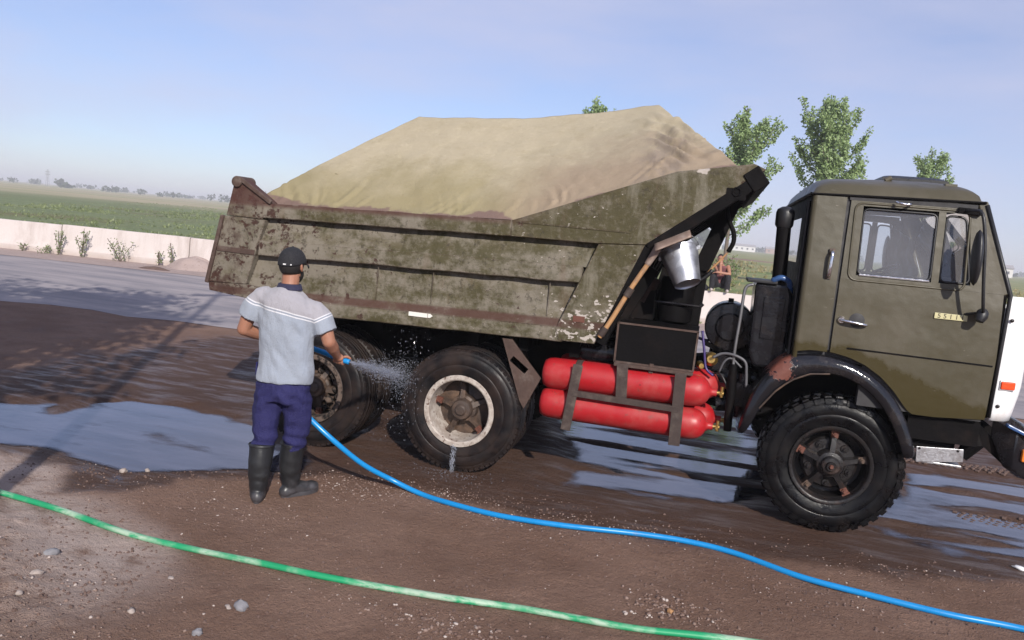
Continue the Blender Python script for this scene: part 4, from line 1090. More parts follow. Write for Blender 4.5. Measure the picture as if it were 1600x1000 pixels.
mb = MB(); mb.bar((-0.99,-0.70,1.24),(-0.86,-0.74,1.20),0.05,0.03); mb.bar((-0.83,-0.73,1.59),(-0.83,-0.73,1.62),0.04,0.05); part('bracket', mb, 'frame_black', d)

# --- gas cylinders in their steel cradle
def cylinder(y, z0, z1, x0=-2.20, x1=-0.86, r=0.122):
    ax = V((x1-x0, 0, z1-z0)); L = ax.length
    prof = [(0,0),(0.06,0.004),(0.10,0.016),(r-0.006,0.045),(r,0.085)] + [(r, 0.085+(L-0.19-0.085)*k/6) for k in range(1, 7)] + [(r*0.985,L-0.160),(r*0.94,L-0.128),(r*0.85,L-0.100),(r*0.70,L-0.076),(r*0.50,L-0.058),(0.036,L-0.048),(0.028,L-0.03),(0.028,L),(0,L)]
    mb = MB(); mb.lathe(prof, (x0, y, z0), ax, 36); o = part('gas_cylinder', mb, 'red', smooth=50)
    e = V((x1, y, z1)); mb = MB(); mb.tube([e, e+V((0.05,0,0))], 0.017, 10); mb.tube([e+V((0.035,0,-0.03)), e+V((0.035,0,0.05))], 0.012, 8); mb.tube([e+V((0.03,-0.04,0)), e+V((0.03,0.03,0))], 0.012, 8)
    part('valve', mb, 'brass', o, 50)
cylinder(-1.13, 0.905, 0.925); cylinder(-1.13, 0.668, 0.665)
cylinder(-0.86, 0.915, 0.935, -2.12, -0.80); cylinder(-0.86, 0.668, 0.668, -2.12, -0.80)
mb = MB(); mb.bar((-1.905,-1.275,1.02),(-1.955,-1.275,0.50),0.012,0.075,(1,0,0)); part('cradle_bar', mb, 'band_steel', bevel=0.003)
mb = MB(); mb.bar((-1.135,-1.275,1.06),(-1.125,-1.275,0.51),0.012,0.085,(1,0,0)); part('cradle_bar', mb, 'band_steel', bevel=0.003)
mb = MB(); mb.bar((-1.57,-1.268,1.07),(-1.555,-1.268,0.80),0.010,0.085,(1,0,0)); part('cradle_bar', mb, 'band_steel', bevel=0.003)
mb = MB(); mb.bar((-1.93,-1.262,0.795),(-1.12,-1.262,0.785),0.045,0.045); part('cradle_bar', mb, 'band_steel', bevel=0.003)
for x, z in ((-1.92, 0.907), (-1.13, 0.92)):
    mb = MB(); n = 22; pts = []
    for k in range(n+1):
        an = rad(-40+220*k/n); 
        for dx in (-0.025, 0.025):
            for rr in (0.1235, 0.129): pts.append((x+dx+0.01*math.sin(an), -1.13-math.cos(an)*rr, z+math.sin(an)*rr))
    mb.add(pts, [f for k in range(n) for f in ((4*k,4*k+2,4*k+6,4*k+4),(4*k+1,4*k+5,4*k+7,4*k+3),(4*k,4*k+4,4*k+5,4*k+1),(4*k+2,4*k+3,4*k+7,4*k+6))])
    part('strap', mb, 'band_steel')
mb = MB(); mb.bb((-1.64,-1.235,1.045),(-1.05,-1.19,1.068)); part('box_ledge', mb, 'rusty_steel')

# --- tool box, reservoir
mb = MB(); mb.prism([(-1.645,1.07),(-1.06,1.07),(-1.045,1.375),(-1.645,1.375)], -1.19, -0.75)
b = part('tool_box', mb, 'frame_black', bevel=0.004)
mb = MB()
for p, q in (((-1.645,-1.194,1.372),(-1.045,-1.194,1.372)),((-1.645,-1.194,1.073),(-1.06,-1.194,1.073)),((-1.643,-1.194,1.07),(-1.643,-1.194,1.375)),((-1.052,-1.194,1.07),(-1.047,-1.194,1.375))): mb.bar(p, q, 0.014, 0.014)
part('edge_angle', mb, 'rusty_steel', b)
mb = MB(); mb.bar((-1.36,-1.2,1.09),(-1.36,-1.2,1.02),0.02,0.03,(1,0,0)); part('latch', mb, 'rusty_steel', b)
mb = MB(); mb.lathe([(0,0),(0.06,0.005),(0.085,0.03),(0.09,0.06),(0.09,0.27),(0.085,0.30),(0,0.305)], (-1.955,-0.98,1.10), (1,0,0), 22); part('reservoir', mb, 'black', smooth=50)

# --- mudguard plate ahead of the middle wheel
mb = MB(); mb.prism([(-2.54,1.14),(-2.46,1.14),(-2.20,0.86),(-2.315,0.60),(-2.355,0.66)], -1.205, -1.19); mb.bar((-2.495,-0.95,1.13),(-2.335,-0.95,0.62),0.47,0.012,(1,0,0.3))
part('mudguard', mb, 'rusty_steel')
mb = MB(); mb.bar((-2.45,-1.19,0.99),(-2.32,-1.19,0.90),0.03,0.05); part('mudguard_bracket', mb, 'frame_black')

# --- dump bed
BED = empty('dump_bed', V((-3.2, 0, 1.15))-V(TR.location), TR)
def tz(x, zr): return zr + 0.022*(x+3.35)
def x0(z): return -4.82+(z-1.32)*0.268
def x1(z): return -2.10+(z-1.28)*0.37
def bedpart(name, mb, mat='bed', smooth=None, bevel=0.006, both=True): return part(name, mb, mat, BED, smooth, bevel, both)
# pressed side panels (upper and lower recess), subdivided so dents show
def recess(za, ya, zb, yb):
    mb = MB()
    def fn(u, v):
        zr = za+(zb-za)*v; x = (x0(zr)-0.04)+(x1(zr)+0.04-x0(zr)+0.04)*u
        dent = 0.010*noise.noise(V((x*2.3, zr*3, 1)))+0.005*noise.noise(V((x*7, zr*8, 2)))
        return (x, -(ya+(yb-ya)*v)+dent, tz(x, zr))
    mb.grid(fn, 90, 8); return mb
bedpart('side_panel', recess(1.955, 1.165, 1.735, 1.215), smooth=179, bevel=None)
bedpart('side_panel', recess(1.625, 1.165, 1.315, 1.205), smooth=179, bevel=None)
bedpart('rust_ledge', recess(1.318, 1.203, 1.262, 1.247), smooth=179, bevel=None)
def band(za, zb, y, inset=0.0, xa=None, xb=None, n=40):
    # long horizontal member with slightly beaten edges
    mb = MB(); top, bot = [], []
    A = xa if xa is not None else x0((za+zb)/2); B = xb if xb is not None else x1((za+zb)/2)
    rows = []
    for i in range(n+1):
        x = A+(B-A)*i/n; w1 = 0.006*noise.noise(V((x*3.1, za*9, 0))); w2 = 0.006*noise.noise(V((x*3.7, zb*7, 4))); dy = 0.008*noise.noise(V((x*2.0, za, 7)))
        rows.append([(x, -1.15, tz(x, za)+w1), (x, -y+0.004+dy, tz(x, za)+w1), (x, -y+dy, tz(x, za-0.008)+w1), (x, -y+dy, tz(x, zb+0.006)+w2), (x, -y+0.006+dy, tz(x, zb)+w2), (x, -1.15, tz(x, zb)+w2)])
    m = 6; mb.add([p for r in rows for p in r], [(i*m+j, (i+1)*m+j, (i+1)*m+(j+1) % m, i*m+(j+1) % m) for i in range(n) for j in range(m)] + [tuple(range(m)), tuple(n*m+j for j in range(m))])
    return mb
bedpart('top_rail', band(2.052, 1.928, 1.250, xa=-4.70, xb=-2.54), smooth=40, bevel=None)
bedpart('side_rib', band(1.742, 1.612, 1.244), smooth=40, bevel=None)
bedpart('sill', band(1.266, 1.148, 1.250, xa=-4.02, xb=-2.06), smooth=40, bevel=None)
mb = MB(); mb.prism([(-5.19,1.305),(-4.83,1.322),(-4.02,1.252),(-4.02,1.134),(-4.53,1.180),(-5.18,1.235)], -1.247, -1.12); bedpart('rear_sill', mb)
mb = MB(); mb.prism([(-1.852,1.950),(-1.505,1.974),(-1.806,1.192),(-2.085,1.186),(-2.115,1.275)], -1.256, -1.14); bedpart('front_post', mb)
mb = MB(); mb.prism([(-5.065,1.888),(-4.672,1.882),(-4.825,1.324),(-5.188,1.308)], -1.250, -1.13); bedpart('rear_post', mb)
mb = MB(); mb.bar((-5.115,-1.254,1.605),(-4.755,-1.254,1.60),0.010,0.045); bedpart('weld_strip', mb, 'rusty_steel', bevel=0.003)
mb = MB(); mb.prism([(-5.045,1.892),(-4.70,1.886),(-4.70,2.016),(-4.62,2.022),(-4.90,2.205),(-4.985,2.17)], -1.252, -1.13); bedpart('corner_plate', mb)
mb = MB(); mb.bar((-4.92,-1.258,2.205),(-4.62,-1.258,2.030),0.030,0.035); bedpart('corner_edge', mb, 'rusty_steel', bevel=0.006)
mb = MB(); mb.tube([(-4.95,-1.275,2.180),(-4.95,-1.05,2.180)], 0.048, 18); bedpart('pivot_end', mb, 'rusty_steel', 40, 0.008)
mb = MB(); mb.bar((-5.075,-1.245,1.89),(-5.20,-1.245,1.30),0.05,0.035,(1,0,0)); bedpart('rear_flange', mb, 'rusty_steel', bevel=0.008)
mb = MB(); mb.prism([(-2.54,2.069),(-2.25,2.18),(-1.78,2.36),(-1.33,2.53),(-0.91,2.602),(-0.80,2.622),(-0.715,2.588),(-1.50,1.978),(-1.85,1.954),(-2.54,1.946)], -1.249, -1.14); bedpart('front_side_plate', mb)
mb = MB(); mb.bar((-2.5,-1.251,2.062),(-1.62,-1.251,2.058),0.006,0.012); mb.bar((-1.42,-1.251,2.49),(-1.62,-1.251,2.01),0.006,0.010); bedpart('weld_seam', mb, bevel=None)
mb = MB(); mb.bb((-1.985,-1.262,1.345),(-1.895,-1.255,1.392)); bedpart('patch_plate', mb, 'rust_red', bevel=None, both=False)
mb = MB(); mb.bb((-3.325,-1.256,1.232),(-3.165,-1.2505,1.266)); bedpart('reflector', mb, 'sticker_white', bevel=None, both=False)
mb = MB(); mb.prism([(-3.16,1.234),(-3.14,1.234),(-3.12,1.25),(-3.14,1.266),(-3.16,1.266)], -1.256, -1.2505); bedpart('reflector', mb, 'sticker_white', bevel=None, both=False)
for k in (2, 3, 5):
    x = -4.6+k*0.48; mb = MB(); mb.bar((x,-1.198,tz(x,1.60)),(x,-1.21,tz(x,1.34)),0.010,0.006,(1,0,0)); bedpart('weld_seam', mb, bevel=None)
# inner skin, floor, cross beams
mb = MB(); mb.prism([(-5.05,1.86),(-4.68,2.0),(-2.6,2.03),(-0.92,2.57),(-1.55,2.0),(-1.84,1.22),(-4.2,1.18),(-5.15,1.30)], -1.14, -1.10); bedpart('inner_skin', mb, 'rusty_steel', bevel=None)
mb = MB(); mb.prism([(-5.15,1.30),(-4.2,1.16),(-1.83,1.18),(-1.83,1.23),(-4.2,1.21),(-5.15,1.35)], -1.10, 1.10); bedpart('floor', mb, 'rusty_steel', bevel=None, both=False)
for k in range(7):
    x = -4.5+0.42*k; mb = MB(); mb.bb((x-0.04,-1.06,1.04),(x+0.04,1.06,1.158)); bedpart('cross_beam', mb, 'frame_black', bevel=None, both=False)
mb = MB()
for s in (-1, 1): mb.bb((-4.7, s*0.42-0.05, 1.004), (-1.6, s*0.42+0.05, 1.155))
bedpart('sub_frame', mb, 'frame_black', bevel=None, both=False)
# front wall and overhanging visor
mb = MB(); mb.prism([(-1.812,1.19),(-1.505,1.975),(-0.735,2.572),(-0.79,2.618),(-1.555,2.03),(-1.872,1.19)], -1.139, 1.139); bedpart('front_wall', mb, 'frame_black', both=False)
for y in (-0.75, -0.25, 0.25, 0.75):
    mb = MB(); mb.bar((-1.775,y,1.20),(-1.465,y,1.975),0.07,0.07,(1,0,0)); mb.bar((-1.465,y,1.965),(-0.75,y,2.525),0.07,0.07,(0,0,1)); bedpart('front_rib', mb, 'frame_black', both=False)
mb = MB(); mb.bar((-1.765,-1.20,1.20),(-1.475,-1.20,1.955),0.105,0.085,(1,0,-0.4)); mb.bar((-1.475,-1.20,1.95),(-0.78,-1.20,2.495),0.105,0.085,(0.6,0,-1)); bedpart('front_flange', mb, 'frame_black')
mb = MB(); mb.bar((-0.775,-1.262,2.515),(-0.775,1.262,2.515),0.125,0.150,(0.62,0,-0.79)); bedpart('visor_lip', mb, 'frame_black', both=False)
mb = MB(); mb.lathe([(0.02,0.0),(0.026,0.008),(0.032,0.008),(0.036,0)], (-0.90,-1.258,2.415), (0,-1,0), 20); mb.bb((-0.97,-1.256,2.36),(-0.83,-1.22,2.44)); bedpart('lifting_eye', mb, 'frame_black', 40, None)
for y in (-0.62, 0.62):
    mb = MB(); mb.bar((-0.90,y,2.40),(-1.10,y,1.80),0.13,0.125,(1,0,0)); mb.bar((-1.10,y,1.82),(-1.14,y,1.0),0.13,0.12,(1,0,0)); bedpart('visor_strut', mb, 'frame_black', both=False)
mb = MB(); mb.prism([(-0.80,2.50),(-1.15,2.24),(-1.02,2.12),(-0.90,2.30)], -0.66, -0.58); bedpart('visor_gusset', mb, 'frame_black', both=False)
# hydraulic tank, hoist, braces behind the box
mb = MB(); mb.tube([(-1.42,-0.25,1.0),(-1.62,-0.25,1.9)], 0.10, 18); mb.tube([(-1.40,-0.25,0.95),(-1.52,-0.25,1.45)], 0.125, 18); part('hoist_cylinder', mb, 'frame_black', smooth=50)
mb = MB(); mb.lathe([(0,0),(0.10,0.0),(0.13,0.02),(0.135,0.05),(0.135,0.14),(0.142,0.145),(0.142,0.165),(0.135,0.17),(0.135,0.33),(0.12,0.36),(0,0.365)], (-1.25,-0.82,1.385), (0,0,1), 26); hy = part('hydraulic_tank', mb, 'frame_black', smooth=40)
mb = MB(); mb.tube([(-1.40,-0.97,1.55),(-1.05,-0.97,1.545)], 0.009, 8); mb.tube([(-1.06,-0.97,1.545),(-1.04,-0.97,1.57)], 0.015, 8); part('filler_rod', mb, 'black', hy, 60)
mb = MB(); mb.bar((-1.45,-0.9,1.80),(-1.72,-0.9,1.25),0.05,0.10,(1,0,0)); mb.bar((-1.32,-0.5,1.9),(-1.5,-0.5,1.1),0.06,0.12,(1,0,0)); mb.bb((-1.66,-0.8,1.38),(-1.42,-0.4,1.62))
part('hoist_brace', mb, 'frame_black', bevel=0.006)
mb = MB(); mb.tube([(-1.44,-0.75,1.72),(-1.52,-0.75,1.52)], 0.055, 14); part('hydraulic_hose_end', mb, 'rusty_steel', smooth=50)
mb = MB(); mb.tube(smooth_path([(-0.95,-0.75,2.33),(-0.93,-0.78,2.24),(-0.88,-0.8,2.14),(-0.87,-0.8,2.06),(-0.90,-0.8,1.98)], 6), 0.018, 8); part('hanging_hook', mb, 'frame_black', smooth=179)
mb = MB(); mb.tube(smooth_path([(-0.90,-0.8,1.98),(-0.96,-0.8,1.90),(-1.04,-0.8,1.80)], 5), 0.008, 6); part('rope', mb, 'wood', smooth=179)
mb = MB(); mb.tube(smooth_path([(-1.0,-0.85,1.83),(-1.06,-0.85,1.76),(-1.16,-0.85,1.70)], 5), 0.016, 8); part('hanging_hose', mb, 'black_plastic', smooth=179)
# ------------------------------------------------------------------ cab
def ys(z): return interp([(0.9, 1.215), (1.05, 1.235), (1.4, 1.250), (1.75, 1.250), (1.89, 1.243), (2.47, 1.190)], z)
def sheet(poly_rows, t=0.012):
    # poly_rows: rows of (x,z) -> surface at the cab side, given thickness inwards
    mb = MB(); m = len(poly_rows[0]); n = len(poly_rows)
    out = [(x, -ys(z)-0.006*math.sin(PI*(z-1.0)/0.9)*(1 if z < 1.9 else 0)*sm(x,-0.2,0.2), z) for r in poly_rows for x, z in r]
    inn = [(x, y+t, z) for x, y, z in out]
    N = len(out)
    fs = [(i*m+j, (i+1)*m+j, (i+1)*m+j+1, i*m+j+1) for i in range(n-1) for j in range(m-1)]
    fs += [(a+N, b+N, c+N, d+N) for d, c, b, a in fs]
    rim = [i*m for i in range(n)] + [(n-1)*m+j for j in range(1, m)] + [i*m+m-1 for i in range(n-2, -1, -1)] + [j for j in range(m-2, 0, -1)]
    fs += [(rim[k], rim[(k+1) % len(rim)], rim[(k+1) % len(rim)]+N, rim[k]+N) for k in range(len(rim))]
    return mb.add(out+inn, fs)
ARCH = [(-0.45,1.30),(-0.39,1.315),(-0.25,1.345),(-0.11,1.342),(0.0,1.322),(0.11,1.282),(0.22,1.215),(0.32,1.125),(0.40,1.03),(0.45,0.975),(0.60,0.975),(0.93,1.005)]
def rows(xs, zb, zt, n): return [[(x(t) if callable(x) else x, (zb(x) if callable(zb) else zb)*(1-t)+zt*t) for t in [k/n for k in range(n+1)]] for x in xs]
BELT = 1.872
# rear quarter panel
xs = [-0.345, -0.30, -0.26, -0.21, -0.148]
mb = sheet([[(x, (interp(ARCH, x)+0.004)*(1-t)+2.445*t) for t in [k/16 for k in range(17)]] for x in xs]); 
part('rear_quarter_panel', mb, 'cab', smooth=40, both=True)
# rounded rear corner + back wall
def corner(u, v):
    z = 1.22+(2.452-1.22)*v; a = u*PI/2; r = 0.032
    return (-0.345 - r*math.sin(a), -(ys(z)-r) - r*math.cos(a), z)
mb = MB(); mb.grid(corner, 8, 14); part('corner_post', mb, 'cab', smooth=179, both=True)
mb = MB(); mb.bb((-0.378,-1.165,1.22),(-0.362,-0.62,2.45)); mb.bb((-0.378,0.62,1.22),(-0.362,1.165,2.45)); mb.bb((-0.378,-0.62,1.22),(-0.362,0.62,1.95)); mb.bb((-0.378,-0.62,2.30),(-0.362,0.62,2.45))
bw = part('back_wall', mb, 'frame_black')
mb = MB(); mb.bb((-0.373,-0.62,1.95),(-0.367,0.62,2.30)); part('window_pane', mb, 'glass', bw)
for y in (-1.12, 1.12): mb = MB(); mb.tube([(-0.388,y,1.25),(-0.390,y,1.8),(-0.390,y,2.40)], 0.014, 8); part('rubber_edge', mb, 'black_plastic', bw, 60)
def make_door():
    xs = [-0.128+1.045*k/30 for k in range(31)]
    fx = lambda z: interp([(1.0,0.918),(1.44,0.920),(1.872,0.905),(2.42,0.702)], z)
    rows_ = []
    for k in range(31):
        u = k/30; xb = -0.128+1.046*u
        zb = interp(ARCH, xb)+0.006
        r = []
        for j in range(15):
            t = j/14; z = zb*(1-t)+BELT*t
            xl = -0.128; xr = fx(z)
            r.append((xl+(xr-xl)*u, z))
        rows_.append(r)
    mb = sheet(rows_, 0.014)
    # upper frame: rear bar, top bar, divider, front bar
    def q(a, b, c, d, n=8):   # corner points (x,z) a-b bottom, d-c top
        rr = []
        for i in range(n+1):
            u = i/n
            rr.append([((a[0]+(b[0]-a[0])*u)*(1-v)+(d[0]+(c[0]-d[0])*u)*v, (a[1]+(b[1]-a[1])*u)*(1-v)+(d[1]+(c[1]-d[1])*u)*v) for v in [k/8 for k in range(9)]])
        m = sheet(rr, 0.030); mb.add(m.v, m.f)
    q((-0.127,BELT+.001),(-0.030,BELT+.001),(-0.036,2.39),(-0.119,2.425))            # rear
    q((-0.119,2.426),(0.698,2.426),(0.672,2.392),(-0.036,2.391))          # top (thin)
    q((0.452,BELT+.001),(0.498,BELT+.001),(0.492,2.390),(0.447,2.390))               # divider
    q((0.700,BELT+.001),(0.904,BELT+.001),(0.700,2.424),(0.640,2.389))               # A side
    q((-0.030,BELT+.001),(0.452,BELT+.001),(0.452,1.908),(-0.030,1.908))
    q((0.498,BELT+.001),(0.700,BELT+.001),(0.697,1.912),(0.498,1.908))
    return mb
def loop_tube(pts, r, y_off=0.0, n=6):
    p = [V((x, -ys(z)-y_off, z)) for x, z in pts]; p.append(p[0]); p.append(p[1])
    mb = MB(); mb.tube(p, r, n, cap=False); return mb
def rrect(c, rr=0.045, n=5):
    # rounded polygon
    out = []; N = len(c)
    for i in range(N):
        p = V(c[i]).to_2d(); a = (V(c[i-1]).to_2d()-p); b = (V(c[(i+1) % N]).to_2d()-p)
        r = min(rr, a.length*0.45, b.length*0.45); a.normalize(); b.normalize()
        for k in range(n+1):
            t = k/n; out.append(tuple((p+a*r)*(1-t)**2 + p*2*t*(1-t) + (p+b*r)*t*t))
    return out
W1 = [(-0.022,1.915),(0.445,1.915),(0.440,2.372),(-0.028,2.372)]; W2 = [(0.505,1.918),(0.688,1.922),(0.622,2.365),(0.500,2.370)]
dm = make_door()
for sgn in (1, -1):
    f = (lambda m: m) if sgn == 1 else mir
    door = part('door', f(dm), 'cab', smooth=35)
    for Wn in (W1, W2):
        poly = rrect([(x, z, 0) for x, z in Wn], 0.04)
        mb = MB(); c = (sum(p[0] for p in poly)/len(poly), sum(p[1] for p in poly)/len(poly))
        vs = [(x, -ys(z)+0.016, z) for x, z in poly]; mb.add(vs, [tuple(range(len(vs)))]); part('window_pane', f(mb), 'glass', door)
        part('window_gasket', f(loop_tube(poly, 0.008, -0.008)), 'black_plastic', door, 179)
    mb = MB(); mb.bar((-0.012,-ys(1.91)-0.003,1.912),(0.440,-ys(1.91)-0.003,1.914),0.012,0.014); part('chrome_strip', f(mb), 'chrome', door, bevel=0.003)
    # pressed frame line round the window area, belt crease and lower seam
    mb = loop_tube(rrect([(-0.080,1.872,0),(0.66,1.872,0),(0.64,2.408,0),(-0.088,2.410,0)], 0.06), 0.008, 0.001); part('pressed_edge', f(mb), 'cab', door, 179)
    mb = MB(); mb.bar((-0.02,-1.2585,1.392),(0.905,-1.2575,1.385),0.004,0.010); part('seam', f(mb), 'frame_black', door)
    # handle in its scoop
    mb = MB(); mb.tube(smooth_path([(-0.095,-1.262,1.585),(-0.06,-1.288,1.583),(0.0,-1.292,1.578),(0.065,-1.285,1.570),(0.082,-1.262,1.568)], 5), [0.010]+[0.014]*19+[0.010], 8, squash=0.8); part('handle', f(mb), 'chrome', door, 60)
    mb = MB(); mb.lathe([(0,0.02),(0.02,0.02),(0.026,0.012),(0.028,0)], (-0.085,-1.250,1.585), (0,-1,0), 16); part('lock', f(mb), 'chrome', door, 40)
    mb = MB(); mb.lathe([(0.0,0.003),(0.045,0.003),(0.055,0.0)], (0.02,-1.252,1.592), (0,-1,0), 20); o = part('handle_scoop', f(mb), 'interior', door, 50)
    mb = MB(); mb.tube(smooth_path([(0.165,-1.225,2.432),(0.185,-1.250,2.424),(0.215,-1.252,2.420),(0.245,-1.250,2.420),(0.262,-1.222,2.426)], 3), 0.009, 6); part('catch', f(mb), 'chrome', door, 60)
    # grab handle on the rear quarter
    mb = MB(); mb.tube(smooth_path([(-0.205,-ys(2.05),2.055),(-0.205,-1.275,2.045),(-0.207,-1.285,1.97),(-0.210,-1.280,1.895),(-0.210,-ys(1.88),1.885)], 4), 0.013, 8); g = part('grab_handle', f(mb), 'chrome', TR, 60)
    mb = MB(); mb.box((-0.205,-1.243,2.06),(0.034,0.012,0.034)); mb.box((-0.210,-1.250,1.88),(0.034,0.012,0.034)); part('mount', f(mb), 'hub_brown', g)
# inner shell so that gaps read dark, floor, rear shelf
mb = MB(); mb.bar((-0.14,-1.222,1.36),(-0.14,-1.222,1.85),0.02,0.05,(1,0,0)); mb.bar((-0.14,-1.218,1.84),(-0.14,-1.166,2.45),0.02,0.05,(1,0,0)); mb.bb((-0.36,-1.20,1.28),(0.90,1.20,1.36)); mb.bb((0.10,-1.215,0.99),(0.90,-1.15,1.28)); mb.bb((0.10,1.15,0.99),(0.90,1.215,1.28)); mb.bar((-0.14,1.222,1.36),(-0.14,1.222,1.85),0.02,0.05,(1,0,0)); mb.bar((-0.14,1.218,1.84),(-0.14,1.166,2.45),0.02,0.05,(1,0,0)); mb.bb((-0.13,-1.195,2.425),(0.68,-1.16,2.455)); mb.bb((-0.13,1.16,2.425),(0.68,1.195,2.455))
mb.bb((0.30,-1.14,1.0),(0.88,1.14,1.06))
cab = part('cab_floor', mb, 'interior')
# roof cushion
def roof(u, v):
    x = -0.378+1.091*u; y = -1.20+2.40*v
    xx = abs(2*u-1); yy = abs(2*v-1)
    k = max(0, (1-xx**7))**0.42*max(0, (1-yy**6))**0.42
    dent = 0.012*noise.noise(V((x*2.6, y*2.2, 3)))*k
    return (x, y, 2.452+0.022*sm(u,0,1)+0.135*k+dent + 0.03*(1-yy*yy)*k)
mb = MB(); mb.grid(roof, 44, 52); rf = part('roof', mb, 'cab', smooth=179)
mb = MB()
for y in (-1, 1): mb.tube([(-0.385,y*1.192,2.449),(0.2,y*1.203,2.462),(0.72,y*1.196,2.472)], 0.0085, 8)
mb.tube([(-0.388,-1.19,2.449),(-0.388,1.19,2.449)], 0.012, 8); mb.tube([(0.72,-1.19,2.472),(0.75,0,2.474),(0.72,1.19,2.472)], 0.012, 8); part('drip_rail', mb, 'frame_black', rf, 60)
mb = MB(); mb.grid(lambda u, v: (0.16+0.46*u, -0.62+0.9*v, 2.655+0.030*(max(0,1-abs(2*u-1)**5)*max(0,1-abs(2*v-1)**5))**0.5), 16, 16); mb.bb((0.16,-0.62,2.56),(0.62,0.28,2.655)); part('roof_hatch', mb, 'black_plastic', rf, 40)
mb = MB(); mb.bb((0.50,-1.02,2.575),(0.58,-0.96,2.60)); part('roof_fitting', mb, 'cab', rf, bevel=0.004)
mb = MB(); mb.tube([(0.13,-0.9,2.60),(0.17,-0.9,2.625)], 0.02, 8); part('roof_fitting', mb, 'cab', rf, bevel=0.004)
# windscreen, pillars, front panel
mb = MB()
for y in (-1, 1): mb.bar((0.712,y*1.165,2.47),(0.925,y*1.215,1.872),0.045,0.060,(1,0,0.35))
mb.bar((0.74,0,2.47),(0.955,0,1.872),0.04,0.05,(1,0,0.35)); mb.bar((0.72,-1.17,2.46),(0.72,1.17,2.46),0.05,0.05); mb.bar((0.93,-1.21,1.875),(0.93,1.21,1.875),0.07,0.05)
ws = part('windscreen_frame', mb, 'cab', bevel=0.006)
for a, b in ((-1.15, -0.02), (0.02, 1.15)):
    mb = MB(); mb.add([(0.735,a,2.44),(0.735,b,2.44),(0.95,b,1.90),(0.95,a,1.90)], [(0,1,2,3)]); part('window_pane', mb, 'glass', ws)
for y in (-1, 1): mb = MB(); mb.tube([(0.735,y*1.19,2.46),(0.948,y*1.238,1.87),(0.945,y*1.232,1.5),(0.940,y*1.226,1.03)], 0.014, 8); part('rubber_seal', mb, 'black_plastic', ws, 179)
mb = MB(); mb.bb((0.925,-1.19,1.02),(0.945,1.19,1.862)); fp = part('front_panel', mb, 'cab')
# white corner deflectors
def deflect(u, v):
    z = 1.012+0.855*v; dep = interp([(0,0.160),(0.25,0.200),(0.7,0.205),(1,0.17)], v); a = u*PI/2
    return (0.944+(dep+0.02)*math.sin(a)**0.9, -1.228+0.012*v+(0.20)*(1-math.cos(a)), z)
mb = MB(); mb.grid(deflect, 16, 14)
vs = list(mb.v); m2 = MB(); m2.add(vs, mb.f); n0 = len(vs)
cd_ = part('corner_deflector', m2, 'white_paint', TR, 179); sd = cd_.modifiers.new('s', 'SOLIDIFY'); sd.thickness = 0.014; sd.offset = -1
cf = part('corner_deflector', mir(m2), 'white_paint', TR, 179); sd = cf.modifiers.new('s', 'SOLIDIFY'); sd.thickness = 0.014; sd.offset = 1
mb = MB(); mb.box((1.025,-1.222,1.262),(0.095,0.028,0.055), Matrix.Rotation(rad(12),3,'Z')); tl = part('turn_signal', mb, 'orange_lens', cd_, bevel=0.008)
mb = MB(); mb.box((1.028,-1.214,1.262),(0.11,0.02,0.068), Matrix.Rotation(rad(12),3,'Z')); part('lamp_base', mb, 'white_paint', cd_, bevel=0.004)
for x, z in ((0.985,1.705),(0.985,1.115)):
    mb = MB(); mb.lathe([(0,0.008),(0.006,0.008),(0.012,0.004),(0.013,0)], (x,-1.229,z), (0,-1,0), 12); part('screw', mb, 'hub_dark', cd_, 40)
# grille band on the front (white painted) and bumper
mb = MB(); mb.bb((1.0,-1.0,1.05),(1.045,1.0,1.80))
for k in range(7): mb.bb((1.045,-0.8,1.12+0.085*k),(1.065,0.8,1.15+0.085*k))
part('grille', mb, 'white_paint', bevel=0.006)
def bumper_half():
    mb = MB()
    pr = [(1.045,-1.19),(1.13,-1.235),(1.24,-1.20),(1.34,-1.05),(1.38,-0.7),(1.39,0.0)]
    n = len(pr); vs = []
    for (x, y), zt, zb in zip(pr, (1.00,0.955,0.93,0.92,0.92,0.92), (0.90,0.70,0.63,0.60,0.60,0.60)):
        vs += [(x, y, zb), (x, y, zt), (x-0.05, y+0.05, zt+0.01), (x-0.05, y+0.05, zb)]
    mb.add(vs, [(4*i+j, 4*(i+1)+j, 4*(i+1)+(j+1) % 4, 4*i+(j+1) % 4) for i in range(n-1) for j in range(4)]+[(0,1,2,3)])
    return mb
mb = bumper_half(); m2 = mir(mb); mb.add(m2.v, m2.f); bp_ = part('bumper', mb, 'black', smooth=40, bevel=0.01)
mb = MB(); mb.bar((1.06,-1.225,0.995),(1.235,-1.235,0.925),0.06,0.022); mb.bar((1.235,-1.232,0.93),(1.345,-1.07,0.925),0.05,0.022); part('bumper_sky_edge', mb, 'blue_hose_sky_sheen', bp_, bevel=0.005)  # sky reflection on the bumper's top edge, put in as blue colour
mb = MB(); mb.box((1.205,-1.225,0.80),(0.055,0.04,0.085)); part('marker_light', mb, 'amber_lens', bp_, bevel=0.01)
mb = MB(); mb.bar((0.90,-1.10,0.92),(1.20,-1.14,0.68),0.03,0.09); mb.bar((0.93,-0.9,0.95),(1.15,-0.9,0.80),0.06,0.1); part('bumper_bracket', mb, 'frame_black', bp_)
